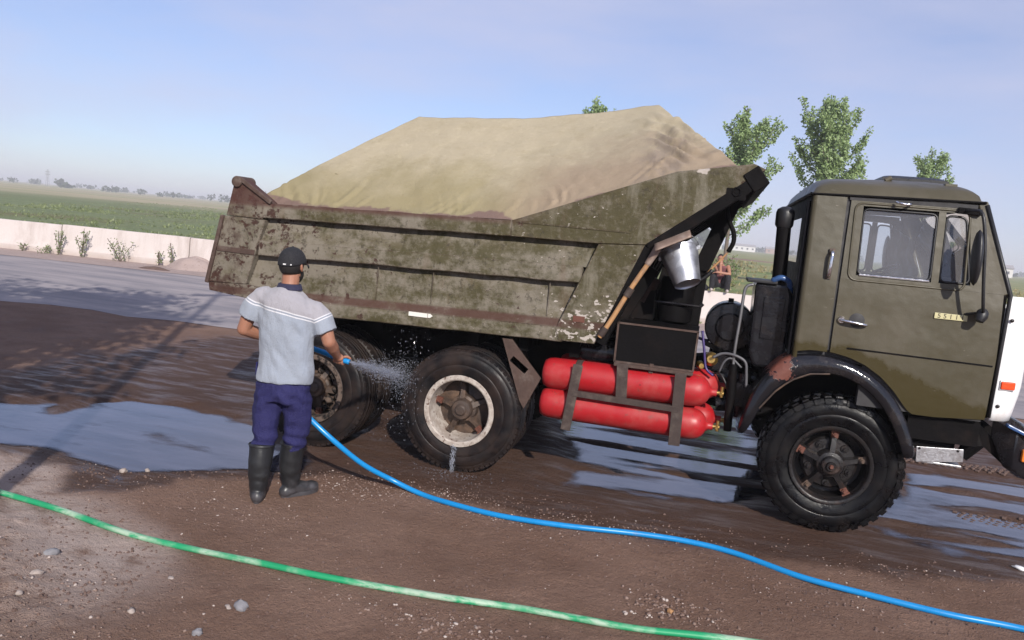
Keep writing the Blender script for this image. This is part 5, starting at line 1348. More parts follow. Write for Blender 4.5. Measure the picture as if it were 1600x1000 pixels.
# dark structure below the door, step, fender
mb = MB(); mb.bb((0.46,-1.165,0.80),(0.92,-0.55,0.985)); mb.bb((0.50,-1.10,0.72),(0.80,-0.6,0.80)); mb.tube([(0.86,-1.05,0.98),(0.92,-1.08,0.80),(0.86,-1.08,0.70)], [0.06,0.075,0.04], 12); part('step_box', mb, 'frame_black', both=True)
mb = MB(); mb.prism([(0.535,0.752),(0.835,0.776),(0.843,0.685),(0.545,0.640)], -1.19, -1.182); mb.bb((0.54,-1.18,0.64),(0.84,-0.95,0.655)); s_ = part('step', mb, 'aluminium', bevel=0.003, both=True)
mb = MB()
for x, z in ((0.555,0.742),(0.80,0.760)): mb.lathe([(0,0.006),(0.008,0.006),(0.009,0)], (x,-1.19,z), (0,-1,0), 8)
part('bolt', mb, 'hub_dark', s_)
FO = [(-0.70,0.64),(-0.655,0.90),(-0.56,1.12),(-0.47,1.24),(-0.40,1.30),(-0.26,1.332),(-0.11,1.330),(0.03,1.302),(0.15,1.252),(0.27,1.165),(0.37,1.06),(0.455,0.92),(0.515,0.78),(0.545,0.655)]
FI = [(-0.625,0.64),(-0.555,0.88),(-0.46,1.02),(-0.40,1.08),(-0.345,1.125),(-0.24,1.178),(-0.11,1.195),(0.0,1.180),(0.10,1.140),(0.20,1.072),(0.285,0.98),(0.36,0.86),(0.415,0.75),(0.445,0.645)]
def fender():
    mb = MB(); n = len(FO); vs = []
    for (xo, zo), (xi, zi) in zip(FO, FI):
        mx, mz = (xo+xi)/2, (zo+zi)/2
        vs += [(xo, -0.72, zo-0.02), (xo, -1.20, zo-0.006), (xo*0.985, -1.245, zo*0.992), (mx, -1.275, mz), (xi, -1.262, zi), (xi, -1.235, zi), (mx, -1.24, mz-0.01), (xo, -1.18, zo-0.03), (xo, -0.72, zo-0.035)]
    m = 9; mb.add(vs, [(i*m+j, (i+1)*m+j, (i+1)*m+(j+1) % m, i*m+(j+1) % m) for i in range(n-1) for j in range(m)] + [tuple(range(m)), tuple((n-1)*m+j for j in range(m))])
    return mb
fd = part('fender', fender(), 'fender', smooth=45, both=True)
ss = fd.modifiers.new('sub', 'SUBSURF'); ss.levels = 2; ss.render_levels = 2
def frust(u, v):
    i = 2.6+1.7*u; k = int(i); f = i-k; A = V(FO[k]).to_2d().lerp(V(FO[k+1]).to_2d(), f); B = V(FI[k]).to_2d().lerp(V(FI[k+1]).to_2d(), f)
    t = 0.12+0.78*v + 0.10*noise.noise(V((u*3, v*2, 1))); p = A.lerp(B, t); y = -1.256-0.022*math.sin(PI*t)
    return (p.x, y, p.y)
mb = MB(); mb.tube([(x, -1.272, z) for x, z in FI[1:7]], 0.006, 5); part('bare_edge', mb, 'hub_brown', fd, 60)
# wheel-arch liner, back edge of fender flap
mb = MB(); mb.bb((-0.75,-0.60,0.70),(0.5,-0.56,1.28)); part('arch_liner', mb, 'frame_black', both=True)
# interior: dashboard, wheel, seats, curtain
mb = MB(); mb.prism([(0.62,1.36),(0.92,1.36),(0.92,1.86),(0.72,1.88),(0.60,1.78)], -1.16, 1.16); part('dashboard', mb, 'interior', bevel=0.02)
sw = V((0.40, 0.62, 1.88)); ax = V((-0.5, 0, 0.86)).normalized(); pts = []
e1 = V((0,1,0)); e2 = ax.cross(e1)
mb = MB(); mb.tube([sw+(e1*math.cos(2*PI*k/28)+e2*math.sin(2*PI*k/28))*0.24 for k in range(30)], 0.014, 7, cap=False); mb.tube([sw, sw-ax*0.4], 0.03, 8); mb.bar(sw-e1*0.23, sw+e1*0.23, 0.03, 0.02); part('steering_wheel', mb, 'black_plastic', smooth=60)
for y in (-0.62, 0.62):
    mb = MB(); mb.bb((-0.25,y-0.27,1.42),(0.22,y+0.27,1.58)); mb.box((-0.26,y,1.74),(0.12,0.5,0.42), Matrix.Rotation(rad(-8),3,'Y')); part('seat', mb, 'seat_cloth', bevel=0.03)
mb = MB(); mb.grid(lambda u, v: (0.60+0.27*u*(1-0.3*v)+0.02*math.sin(v*9), 1.10-0.10*u+0.02*math.sin(u*16), 1.90+0.46*v*(1-0.25*u)), 24, 8); part('curtain', mb, 'curtain', smooth=179)
# mirror on its bracket, near side and far side
def mirror(f):
    mb = MB(); n = 16
    def fn(u, v):
        a = 2*PI*v; k = math.sin(PI*min(1, max(0, u)))**0.45
        return (0.655+0.012*(u-0.5)+0.032*k*math.cos(a), -1.42+0.075*k*math.sin(a), 2.285-0.37*u)
    mb.grid(fn, 16, 24); m = part('mirror', f(mb), 'black_plastic', TR, 179)
    mb = MB(); mb.tube(smooth_path([(0.60,-1.20,2.405),(0.62,-1.32,2.405),(0.655,-1.40,2.385),(0.690,-1.42,2.20),(0.715,-1.42,1.98),(0.745,-1.40,1.79),(0.77,-1.34,1.745),(0.785,-1.26,1.735)], 5), 0.011, 7); part('bracket', f(mb), 'black_plastic', m, 60)
    mb = MB(); mb.bar((0.56,-1.20,2.41),(0.70,-1.21,2.405),0.05,0.04); part('mount', f(mb), 'frame_black', m)
    mb = MB(); mb.lathe([(0,-0.05),(0.026,-0.046),(0.040,-0.01),(0.036,0.025),(0.02,0.045),(0,0.05)], (0.765,-1.335,1.725), (0.3,0.3,1), 14); part('lower_mount', f(mb), 'black_plastic', m, 50)
    mb = MB(); mb.tube([(0.735,-1.32,1.735),(0.69,-1.26,1.718)], 0.010, 6); part('stay', f(mb), 'black_plastic', m)
mirror(lambda m: m); mirror(mir)
mb = MB(); mb.tube(smooth_path([(0.96,1.05,1.86),(1.06,1.12,1.93),(1.08,1.16,2.02),(1.0,1.18,2.06)], 5), 0.008, 6); part('wiper_arm', mb, 'black_plastic', smooth=60)
# badge with its number
mb = MB(); mb.bb((0.500,-1.264,1.668),(0.705,-1.2565,1.708)); bd = part('badge', mb, 'badge_yellow', bevel=0.002)
cu = bpy.data.curves.new('t', 'FONT'); cu.body = '55111'; cu.size = 0.044; cu.extrude = 0.0008; cu.align_x = 'CENTER'; cu.align_y = 'CENTER'; cu.space_character = 1.65
to = bpy.data.objects.new('t', cu); COL.objects.link(to)
me = bpy.data.meshes.new_from_object(to.evaluated_get(bpy.context.evaluated_depsgraph_get())); bpy.data.objects.remove(to)
me.transform(Matrix.Translation((0.602,-1.2648,1.688)) @ Matrix.Rotation(rad(90), 4, 'X'))
me.materials.clear(); link('badge_number', me, 'print_dark', bd)
# ------------------------------------------------------------------ tarpaulin over the load
def make_tarp():
    rc = random.Random(19); creases = []
    for k in range(26):      # drag creases that fan up from the rail
        x = rc.uniform(-4.7, -1.0); creases.append((x, rc.uniform(0.01, 0.06), rc.choice((-1, 1))*rc.uniform(0.25, 0.9), rc.uniform(0.10, 0.34), rc.uniform(0.008, 0.018), rc.uniform(0.016, 0.030)))
    for k in range(9):       # sharp puckers in the bunched corner
        creases.append((-1.55+0.05*k*0.6, 0.12+0.045*k, rc.uniform(1.4, 2.2), 0.16, rc.uniform(0.014, 0.024), 0.018))
    for x in (-4.55, -4.42, -4.30, -4.1): creases.append((x, 0.015, -0.9, 0.22, 0.016, 0.02))
    rail = [(-4.86,2.06),(-4.62,2.035),(-4.06,2.045),(-3.5,2.06),(-2.54,2.085),(-2.25,2.19),(-1.78,2.37),(-1.33,2.54),(-0.93,2.612),(-0.86,2.625)]
    ridge = [(-3.87,2.985),(-3.70,2.99),(-3.2,3.0),(-2.85,3.02),(-2.48,3.065),(-2.0,3.14),(-1.75,3.19),(-1.63,3.20)]
    rz = lambda x: interp(rail, x)
    rs = lambda x: sum(rz(x+0.06*k) for k in range(-8, 9))/17
    # perimeter loop: near side (rear to front), front, far side, rear
    per = []
    N1, N2 = 300, 40
    for i in range(N1): 
        u = i/N1; x = -4.84+(-0.90+4.84)*u; per.append((V((x, -1.165, rz(x)-0.012)), V((-3.87+2.24*u, 0, 0))))
    for i in range(N2):
        u = i/N2; y = -1.165+2.33*u; per.append((V((-0.90+0.03*math.sin(PI*u), y, 2.605)), V((-1.63, 0, 0))))
    for i in range(N1):
        u = i/N1; x = -0.90-(3.94)*u; per.append((V((x, 1.165, rz(x)-0.012)), V((-1.63-2.24*u, 0, 0))))
    for i in range(N2):
        u = i/N2; y = 1.165-2.33*u; per.append((V((-4.84, y, rz(-4.84)-0.012)), V((-3.87, 0, 0))))
    M = 84; P = len(per); vs = []; hem = []
    for k, (a, b) in enumerate(per):
        b = V((b.x, b.y, interp(ridge, b.x)))
        for j in range(M+1):
            t = j/M
            p = a.lerp(b, t)
            n_ = V((0, -1 if a.y < 0 else 1, 0)); 
            span = (b.z-a.z)
            # convex load with a small slack toe at the rail and a soft ridge
            prof = t + 0.012*math.sin(PI*t) - 0.020*math.exp(-((t-0.06)/0.07)**2)*(1 if t > 0 else 0)
            az = a.z + (max(0, rs(a.x)-rz(a.x))*sm(t, 0.0, 0.30) if abs(a.y) > 1.1 else 0)
            p.z = az + (b.z-az)*min(prof, 1.0) if t < 1 else b.z
            
            q = V((p.x, p.y*1.0, p.z)); edge = sm(t, 0, 0.1)
            w = 0.024*noise.noise(V((q.x*0.9, q.y*1.1, q.z*1.2))) + 0.013*noise.noise(V((q.x*2.6+4, q.y*2.0, q.z*2.2))) + 0.007*noise.noise(V((q.x*7, q.y*6, q.z*6)))
            # drag folds rising from the rail
            fold = abs(noise.noise(V((p.x*3.0+t*1.6, 2.0, 0.3)))); w += 0.040*(0.35-fold)*math.exp(-t*4.0)
            w += 0.006*math.sin(p.x*24+p.z*30+5*noise.noise(V((p.x*1.5, p.z*2, 3))))*math.exp(-((t-0.2)/0.16)**2)*max(0, noise.noise(V((p.x*1.2, t*2, 8)))+0.25)
            # bunched cloth towards the front corner
            bx = math.exp(-((p.x+1.42+0.25*(t-0.4))/0.15)**2)*sm(t, 0.02, 0.2)*(1-sm(t, 0.66, 0.92))
            w += bx*(0.030*math.sin(p.z*62+p.x*20+4*noise.noise(V((p.x*6, p.z*6, 0)))) + 0.018*noise.noise(V((p.x*11, p.y*9, p.z*13))))
            if a.y < -1.1:
                for cx, ct, sl, ln, am, wd in creases:
                    dt = t-ct
                    if -0.03 < dt < ln and abs(p.x-cx) < 1.2:
                        dd = (p.x-cx-sl*dt*1.4-0.05*math.sin(dt*14))/wd
                        if abs(dd) < 4: w += am*(math.exp(-dd*dd)-0.6*math.exp(-(dd-1.7)**2))*(1-dt/ln)*sm(dt, -0.03, 0.03)
            fx = sm(p.x, -1.45, -1.1)*math.exp(-((t-0.12)/0.12)**2); w += fx*0.03*noise.noise(V((p.x*9, p.y*3, t*8)))
            out = V((p.x-b.x if abs(p.x-b.x) > 0.9 else 0, p.y, 1.3)).normalized()
            p += out*w*edge
            vs.append(tuple(p)); hem.append(t if a.y > -2 else 0)
    fs = [(k*(M+1)+j, ((k+1) % P)*(M+1)+j, ((k+1) % P)*(M+1)+j+1, k*(M+1)+j+1) for k in range(P) for j in range(M)]
    me = bpy.data.meshes.new('tarpaulin'); me.from_pydata(vs, [], fs); me.update()
    at = me.attributes.new('hem', 'FLOAT', 'POINT'); at.data.foreach_set('value', hem)
    bm = bmesh.new(); bm.from_mesh(me); bmesh.ops.remove_doubles(bm, verts=bm.verts, dist=0.002); bmesh.ops.recalc_face_normals(bm, faces=bm.faces); bm.to_mesh(me); bm.free()
    for p in me.polygons: p.use_smooth = True
    o = link('tarpaulin', me, 'tarp')
    tag(o, 'stained beige canvas tarpaulin stretched over the heaped load of the dump bed', 'tarpaulin')
make_tarp()

# ------------------------------------------------------------------ bucket and shovel
def make_bucket():
    ctop = V((-1.265, -1.10, 1.955)); ax = V((-0.36, 0.36, 0.86)).normalized(); h = 0.275
    c0 = ctop-ax*h
    root = empty('bucket', c0, label='shiny galvanised bucket hanging tilted behind the tool box', cat='bucket')
    mb = MB(); pr = [(0.0,0.012),(0.092,0.012),(0.095,0.0),(0.098,0.0),(0.100,0.015)]
    for k in range(1, 13):
        t = k/12; r = 0.100+0.043*t; pr.append((r+(0.0028 if k in (9, 10) else 0), 0.015+(h-0.02)*t))
    pr += [(0.149,h-0.004),(0.151,h+0.003),(0.146,h+0.006),(0.141,h-0.002)] + [(0.141-0.043*(1-k/8), 0.02+(h-0.03)*k/8) for k in range(7, -1, -1)] + [(0,0.02)]
    mb.lathe(pr, c0, ax, 44); mb.build('pail', 'galv', root, 40)
    s = ax.cross(V((0,1,0))).normalized()
    for q in (-1, 1):
        mb = MB(); mb.box(ctop+s*0.148*q-ax*0.02, (0.02, 0.03, 0.03)); mb.build('ear', 'galv', root, bevel=0.004)
    n = 16; f = ax.cross(s)
    mb = MB(); mb.tube([ctop+s*0.155*math.cos(PI*k/n)+(ax*0.75+f*0.65)*0.145*math.sin(PI*k/n) for k in range(n+1)], 0.0035, 6); mb.build('bail_handle', 'steel_pipe', root, 179)
make_bucket()
def make_shovel():
    a, b = V((-1.765,-1.285,1.255)), V((-1.425,-1.285,1.925))
    d = (b-a).normalized()
    root = empty('shovel', a, label='wooden-handled shovel strapped along the front edge of the dump bed', cat='shovel')
    mb = MB(); mb.tube([a+d*(b-a).length*k/8+V((0.004*math.sin(k), 0, 0)) for k in range(9)], 0.019, 10); mb.build('handle', 'wood', root, 60)
    mb = MB(); mb.tube([b-d*0.10, b+d*0.04], [0.024, 0.030], 12); mb.build('socket', 'worn_blade', root, 60)
    e = V((0.93, 0.0, 0.40)).normalized()
    s = b+d*0.02
    mb = MB(); mb.grid(lambda u, v: tuple(s + e*(0.27*u) + V((0,1,0))*(0.22*(v-0.5)*(1-0.15*u)) + V((-0.35,0,0.9))*(0.055*(1-(2*v-1)**2)+0.02*u)), 10, 10)
    o = mb.build('blade', 'worn_blade', root, 179); k = o.modifiers.new('s', 'SOLIDIFY'); k.thickness = 0.006
    for t in (0.05, 0.52):
        c = a.lerp(b, t+0.02); mb = MB(); mb.lathe([(0.021,-0.035),(0.028,-0.035),(0.028,0.035),(0.021,0.035)], c, d, 14); mb.build('strap', 'band_steel', root, 40)
make_shovel()
# ------------------------------------------------------------------ people
def ell(mb, c, r, fr=None, nu=14, nv=18):
    c = V(c); fr = fr or (V((1,0,0)), V((0,1,0)), V((0,0,1)))
    vs = []
    for i in range(1, nu):
        th = PI*i/nu
        for j in range(nv):
            ph = 2*PI*j/nv
            vs.append(c + fr[0]*(r[0]*math.sin(th)*math.cos(ph)) + fr[1]*(r[1]*math.sin(th)*math.sin(ph)) + fr[2]*(r[2]*math.cos(th)))
    vs += [c+fr[2]*r[2], c-fr[2]*r[2]]; t = len(vs)-2
    fs = [(i*nv+j, i*nv+(j+1) % nv, (i+1)*nv+(j+1) % nv, (i+1)*nv+j) for i in range(nu-2) for j in range(nv)]
    fs += [(t, (j+1) % nv, j) for j in range(nv)] + [(t+1, (nu-2)*nv+j, (nu-2)*nv+(j+1) % nv) for j in range(nv)]
    mb.add(vs, fs); return mb
def limb(mb, pts, rs, n=14, k=5):
    path = smooth_path(pts, k); m = len(path)-1; seg = len(rs)-1
    rr = [interp([(i/seg, rs[i]) for i in range(seg+1)], j/m) for j in range(m+1)]
    mb.tube(path, rr, n)
    ell(mb, path[0], (rr[0],)*3, nu=8, nv=10); ell(mb, path[-1], (rr[-1],)*3, nu=8, nv=10)
    return mb
def rings(mb, rows, fr, n=22):
    # rows: (centre, rx, ry) stacked; closed top and bottom
    vs = []
    for c, rx, ry in rows:
        for k in range(n):
            a = 2*PI*k/n; cc, s = math.cos(a), math.sin(a)
            e = 0.86
            vs.append(V(c) + fr[0]*(rx*math.copysign(abs(cc)**e, cc)) + fr[1]*(ry*math.copysign(abs(s)**e, s)))
    m = len(rows)
    fs = [(i*n+k, i*n+(k+1) % n, (i+1)*n+(k+1) % n, (i+1)*n+k) for i in range(m-1) for k in range(n)] + [tuple(range(n)), tuple((m-1)*n+k for k in range(n))]
    mb.add(vs, fs); return mb
def grip(mb, hose, axis, wrist, rad_h=0.0195, thumb_dir=1):
    # a hand closed round a hose: palm from the wrist, four fingers and a thumb as separate arcs
    hose, axis, wrist = V(hose), V(axis).normalized(), V(wrist)
    back = (wrist-hose); back = (back-axis*back.dot(axis)).normalized(); sid = axis.cross(back)
    pc = hose + back*(rad_h+0.014)
    limb(mb, [wrist, wrist.lerp(pc, 0.55), pc], [0.026, 0.030, 0.026], 12, 4)
    ell(mb, pc + back*0.010, (0.044, 0.030, 0.018), (axis, sid, back))
    R0 = rad_h+0.0085
    for k, (ln, rf) in enumerate(((205, 0.0086), (225, 0.0092), (220, 0.0090), (195, 0.0078))):
        o = hose + axis*(0.033-0.0215*k)
        pts = [o + (back*math.cos(rad(20+ln*t))+sid*math.sin(rad(20+ln*t)))*(R0+0.004*math.sin(PI*t*2)**2) for t in [j/7 for j in range(8)]]
        mb.tube(pts, [rf*1.08, rf*1.05, rf, rf*1.06, rf*0.96, rf*0.98, rf*0.92, rf*0.7], 9); ell(mb, pts[-1], (rf*0.75,)*3, nu=6, nv=8)
    o = hose + axis*0.030*thumb_dir
    pts = [wrist.lerp(pc, 0.6)+axis*0.022*thumb_dir] + [o + axis*(0.012*j*thumb_dir) + (back*math.cos(rad(-25-30*j))+sid*math.sin(rad(-25-30*j)))*(R0+0.003) for j in range(0, 4)]
    mb.tube(smooth_path(pts, 3), 0.0105, 9); ell(mb, pts[-1], (0.0095,)*3, nu=6, nv=8)
def washer():
    P0 = V((-3.735, -2.42, 0)); ph = rad(-12)
    F = V((math.sin(ph), math.cos(ph), 0)); Rt = V((math.cos(ph), -math.sin(ph), 0)); U = V((0,0,1)); fr = (Rt, F, U)
    L = lambda r, f, z: P0 + Rt*r + F*f + U*z
    root = empty('person', P0, label='man in grey polo shirt and navy trousers hosing the truck wheels, back to the viewer', cat='person')
    tilt = lambda r, z: -0.17*r*sm(z, 1.0, 1.35)
    SR, SL = L(0.172,0,1.385), L(-0.172,0,1.440)
    ER, EL = L(0.295,-0.01,1.135), L(-0.300,0.01,1.160); WR, WL = L(0.312,0.155,1.015), L(-0.155,0.235,1.075)
    HR, HL = L(0.318,0.225,0.978), L(-0.080,0.300,1.045)          # hose centres in the hands
    axR = (HR-HL).normalized(); 
    hf = rad(2); Fh = V((math.sin(hf), math.cos(hf), 0)); Rh = V((math.cos(hf), -math.sin(hf), 0)); HF = (Rh, Fh, U)
    HC = L(0.0, 0.025, 1.628)
    b = MB()
    # torso and hips under the clothes, legs into the boots
    rings(b, [(L(0,0,z), rx, ry) for z, rx, ry in ((0.80,0.15,0.10),(0.95,0.15,0.10),(1.10,0.15,0.095),(1.28,0.16,0.09),(1.36,0.14,0.08),(1.41,0.085,0.065),(1.47,0.06,0.06))], fr)
    for s, kx, kf, ax_, af in ((-1,-0.10,-0.02,-0.105,-0.085),(1,0.085,0.03,0.072,0.065)):
        limb(b, [L(s*0.085,0,0.84), L(kx,kf,0.50), L(ax_,af,0.12)], [0.085,0.062,0.042])
    limb(b, [L(0,-0.005,1.42), L(0.0,0.012,1.50), HC-U*0.05], [0.064,0.058,0.060])
    ell(b, HC+U*0.012, (0.076,0.097,0.098), HF); ell(b, HC+Fh*0.028-U*0.062, (0.061,0.070,0.064), HF)
    ell(b, HC+Fh*0.060-U*0.098, (0.032,0.030,0.024), HF)                                      # chin
    b.tube([HC+Fh*0.088+U*0.012, HC+Fh*0.108-U*0.022, HC+Fh*0.096-U*0.036], [0.010,0.015,0.013], 8)    # nose
    ell(b, HC+Fh*0.080+U*0.030, (0.052,0.016,0.012), HF)                                      # brow
    ell(b, HC+Fh*0.084-U*0.062, (0.024,0.012,0.009), HF)                                      # mouth
    for s in (-1, 1): ell(b, HC+Rh*s*0.079-Fh*0.006-U*0.012, (0.010,0.021,0.034), (Rh, (Fh*0.9-Rh*s*0.35).normalized(), (U-Fh*0.2).normalized()))
    limb(b, [SR-U*0.045-Rt*0.01, SR.lerp(ER,0.5)+Rt*0.012, ER], [0.050,0.052,0.045]); limb(b, [ER, ER.lerp(WR,0.4), WR], [0.046,0.046,0.028])
    limb(b, [SL-U*0.045+Rt*0.01, SL.lerp(EL,0.5)-Rt*0.012, EL], [0.050,0.052,0.045]); limb(b, [EL, EL.lerp(WL,0.4), WL], [0.046,0.046,0.028])
    grip(b, HR, axR, WR, thumb_dir=1); grip(b, HL, axR, WL, thumb_dir=1)
    me = remesh(b, 0.0052, 4, 'body'); link('body', me, 'skin', root)
    # eyes
    for s in (-1, 1):
        mb = MB(); ell(mb, HC+Fh*0.080+Rh*s*0.032+U*0.008, (0.012,0.012,0.009), HF, 8, 10); mb.build('eye', 'eye_white', root, 179)
    # hair: shell over the back of the skull, thin beard along the jaw
    mb = MB(); ell(mb, HC+U*0.010-Fh*0.004, (0.080,0.100,0.101), HF, 20, 26)
    def keep(p):
        d = p-HC; return d.dot(Fh) < 0.028 and d.z > -0.062+0.02*math.sin(d.dot(Rh)*60)*0 
    m2 = MB(); m2.v = mb.v; m2.f = [f for f in mb.f if all(keep(V(mb.v[i])) for i in f)]
    h = m2.build('hair', 'dark_hair', root, 179); sd = h.modifiers.new('s', 'SOLIDIFY'); sd.thickness = 0.005
    mb = MB(); ell(mb, HC+Fh*0.028-U*0.064, (0.065,0.074,0.070), HF, 20, 26); ell(mb, HC+Fh*0.060-U*0.098, (0.037,0.035,0.030), HF, 14, 18)
    m2 = MB(); m2.v = mb.v; m2.f = [f for f in mb.f if all((V(mb.v[i])-HC).dot(Fh) > -0.006 and (V(mb.v[i])-HC).z < -0.040 for i in f)]
    m2.build('beard', 'dark_hair', root, 179)
    # cap: crown with panels, peak, strap tab
    mb = MB(); n1, n2 = 16, 30; vs = []
    for i in range(n1+1):
        th = (PI*0.53)*i/n1
        for j in range(n2):
            p = 2*PI*j/n2; seam = 0.0016*math.cos(6*p)
            x, y, z = math.sin(th)*math.cos(p), math.sin(th)*math.sin(p), math.cos(th)
            vs.append(HC + U*0.020 + Rh*(x*(0.088+seam)) + Fh*(y*(0.108+seam)) + U*(z*0.100) - U*(0.020*max(0, -y)*sm(th, 1.0, 1.6)))
    mb.add(vs, [(i*n2+j, i*n2+(j+1) % n2, (i+1)*n2+(j+1) % n2, (i+1)*n2+j) for i in range(n1) for j in range(n2)])
    cap = mb.build('cap', 'cap_cloth', root, 179); sd = cap.modifiers.new('s', 'SOLIDIFY'); sd.thickness = 0.005
    mb = MB(); mb.grid(lambda u, v: tuple(HC + U*(0.018-0.020*u-0.02*(2*v-1)**2) + Rh*(0.082*(2*v-1)*(1-0.15*u)) + Fh*(0.070+0.035*(1-(2*v-1)**2)+0.075*u*(1-0.55*(2*v-1)**2))), 8, 14)
    pk = mb.build('peak', 'cap_cloth', cap, 179); sd = pk.modifiers.new('s', 'SOLIDIFY'); sd.thickness = 0.006
    for k, wd in ((0.012, 0.020), (0.055, 0.008)):
        q = HC - Fh*0.107*math.cos(k*8) + Rh*(k) + U*0.006; mb = MB(); mb.box(q-Fh*0.004, (wd, 0.004, 0.008), Matrix((Rh, Fh, U)).transposed()); mb.build('strap_label', 'white_paint', cap)
    mb = MB(); ell(mb, HC+U*0.121, (0.008,0.008,0.004), HF, 6, 10); mb.build('button', 'cap_cloth', cap, 179)
    # polo shirt
    s = MB()
    rw = []
    for z, rx, ry, f in ((0.832,0.190,0.132,0.0),(0.85,0.192,0.134,0.0),(0.93,0.186,0.128,0.0),(1.04,0.182,0.122,0.0),(1.16,0.188,0.122,-0.002),(1.27,0.202,0.122,-0.006),(1.35,0.206,0.114,-0.008),(1.405,0.180,0.100,-0.006),(1.445,0.126,0.084,0.0),(1.475,0.080,0.072,0.006)):
        c = L(0.0, f, z); rw.append((c, rx, ry))
    rings(s, rw, fr, 28)
    s.v = [tuple(V(p)+U*tilt((V(p)-P0).dot(Rt), p[2])) for p in s.v]
    for S_, E_, sg in ((SR, ER, 1), (SL, EL, -1)):
        d = (E_-S_).normalized(); e = S_+d*0.215
        s.tube([S_-d*0.02-Rt*sg*0.045-U*0.022, S_+d*0.03-Rt*sg*0.012-U*0.012, S_+d*0.13+Rt*sg*0.002, e], [0.050,0.066,0.078,0.084], 18)
    def wr(p, n):
        q = p-P0; r, f, z = q.dot(Rt), q.dot(F), p.z
        a = 0.015*noise.noise(V((r*9, f*9, z*4.5))) + 0.009*noise.noise(V((r*16+z*10, f*16, z*9+3)))
        a += 0.010*math.sin(r*26+z*9+3*noise.noise(V((r*4, f*4, z*3))))*math.exp(-((z-0.93)/0.09)**2)*0.7
        # diagonal pulls from the right armpit
        a += 0.006*math.sin((z*0.8+r*1.1)*52)*math.exp(-(((r-0.14)/0.10)**2+((z-1.24)/0.10)**2))
        return p + n*a
    me = remesh(s, 0.0075, 4, 'shirt', wr)
    vals = []
    for v in me.vertices:
        q = v.co-P0; r = q.dot(Rt); z = v.co.z
        zs = 1.318 + tilt(r, 1.33)*1.15 + 0.006*math.cos(r*9)
        if abs(r) > 0.205: zs += (abs(r)-0.205)*(0.80 if r > 0 else 0.25)
        vals.append(z-zs)
    at = me.attributes.new('band', 'FLOAT', 'POINT'); at.data.foreach_set('value', vals)
    sh = link('polo_shirt', me, 'shirt', root)
    mb = MB(); n = 26; pts = []
    for k in range(n):
        a = 2*PI*k/n; pts.append([L(0.070*math.cos(a)*1.02, 0.006+0.066*math.sin(a), 1.462+0.006*math.sin(a)), L(0.066*math.cos(a), 0.008+0.062*math.sin(a), 1.502), L(0.075*math.cos(a), 0.006+0.072*math.sin(a), 1.500), L(0.088*math.cos(a), 0.004+0.082*math.sin(a), 1.462)])
    mb.add([p for r_ in pts for p in r_], [(4*k+j, 4*((k+1) % n)+j, 4*((k+1) % n)+j+1, 4*k+j+1) for k in range(n) for j in range(3)])
    mb.build('collar', 'collar_navy', sh, 179)
    # trousers
    t = MB()
    rings(t, [(L(0.0,0,z), rx, ry) for z, rx, ry in ((0.70,0.165,0.120),(0.76,0.172,0.126),(0.84,0.168,0.116),(0.92,0.160,0.100),(0.95,0.150,0.09))], fr)
    limb(t, [L(-0.080,0.0,0.80), L(-0.100,-0.015,0.60), L(-0.103,-0.035,0.46), L(-0.104,-0.062,0.37)], [0.108,0.088,0.078,0.074], 18)
    limb(t, [L(0.080,0.0,0.80), L(0.098,0.018,0.60), L(0.090,0.030,0.46), L(0.080,0.040,0.37)], [0.108,0.090,0.081,0.074], 18)
    def wt(p, n):
        q = p-P0; r, f, z = q.dot(Rt), q.dot(F), p.z
        a = 0.018*noise.noise(V((r*9, f*9, z*4))) + 0.009*noise.noise(V((r*13, f*13, z*15+3)))
        a += 0.008*math.sin(z*75+r*20+2.5*noise.noise(V((r*8, f*8, z*6))))*math.exp(-((z-0.43)/0.07)**2)
        a += 0.006*math.sin((z+abs(r)*0.8)*60)*math.exp(-((z-0.74)/0.07)**2)
        return p + n*a
    me = remesh(t, 0.0075, 4, 'trousers', wt); link('trousers', me, 'trousers', root)
    mb = MB(); mb.box(L(-0.19,0.02,0.90), (0.012,0.07,0.09), Matrix((Rt, F, U)).transposed()); mb.build('pocket', 'trousers', root, bevel=0.004)
    # rubber boots
    for ax_, af, tx, tf, az in ((-0.105,-0.090,-0.104,-0.062,-26), (0.072,0.062,0.080,0.042,30)):
        A = L(ax_, af, 0.0); T = L(tx, tf, 0.392); d = V((math.sin(rad(az)), math.cos(rad(az)), 0)); sd_ = V((d.y, -d.x, 0))
        m = MB()
        m.tube(smooth_path([T, T.lerp(A+U*0.10, 0.5)-d*0.012, A+U*0.12, A+U*0.03], 5), [interp([(0,0.086),(0.06,0.082),(0.3,0.079),(0.6,0.066),(0.75,0.058),(1,0.052)], k/15) for k in range(16)], 20)
        ell(m, A-d*0.030+U*0.045, (0.044,0.052,0.048), (sd_, d, U))
        limb(m, [A+U*0.070+d*0.01, A+d*0.10+U*0.050, A+d*0.175+U*0.036], [0.054,0.046,0.034], 14)
        ell(m, A+d*0.160+U*0.044, (0.046,0.062,0.042), (sd_, d, U)); ell(m, A+d*0.07+U*0.03, (0.042,0.10,0.030), (sd_, d, U))
        def wb(p, n):
            a = 0.0028*math.sin(p.z*70+3*noise.noise(p*9))*math.exp(-((p.z-0.17)/0.07)**2)+0.004*noise.noise(p*12)
            return p+n*a
        me = remesh(m, 0.0068, 3, 'boot', wb); bo = link('boot', me, 'boot', root)
        mb = MB(); n = 30; vs = []
        for z, k in ((0.0,1.0),(0.022,1.04),(0.028,1.0)):
            for j in range(n):
                a = 2*PI*j/n; c, s2 = math.cos(a), math.sin(a)
                ln = 0.150 if s2 > 0 else 0.140
                wd = 0.047+0.006*s2-0.010*math.exp(-((s2+0.25)/0.3)**2)
                vs.append(A + d*(0.072+ln*s2*k) + sd_*(wd*c*k) + U*(z+0.001))
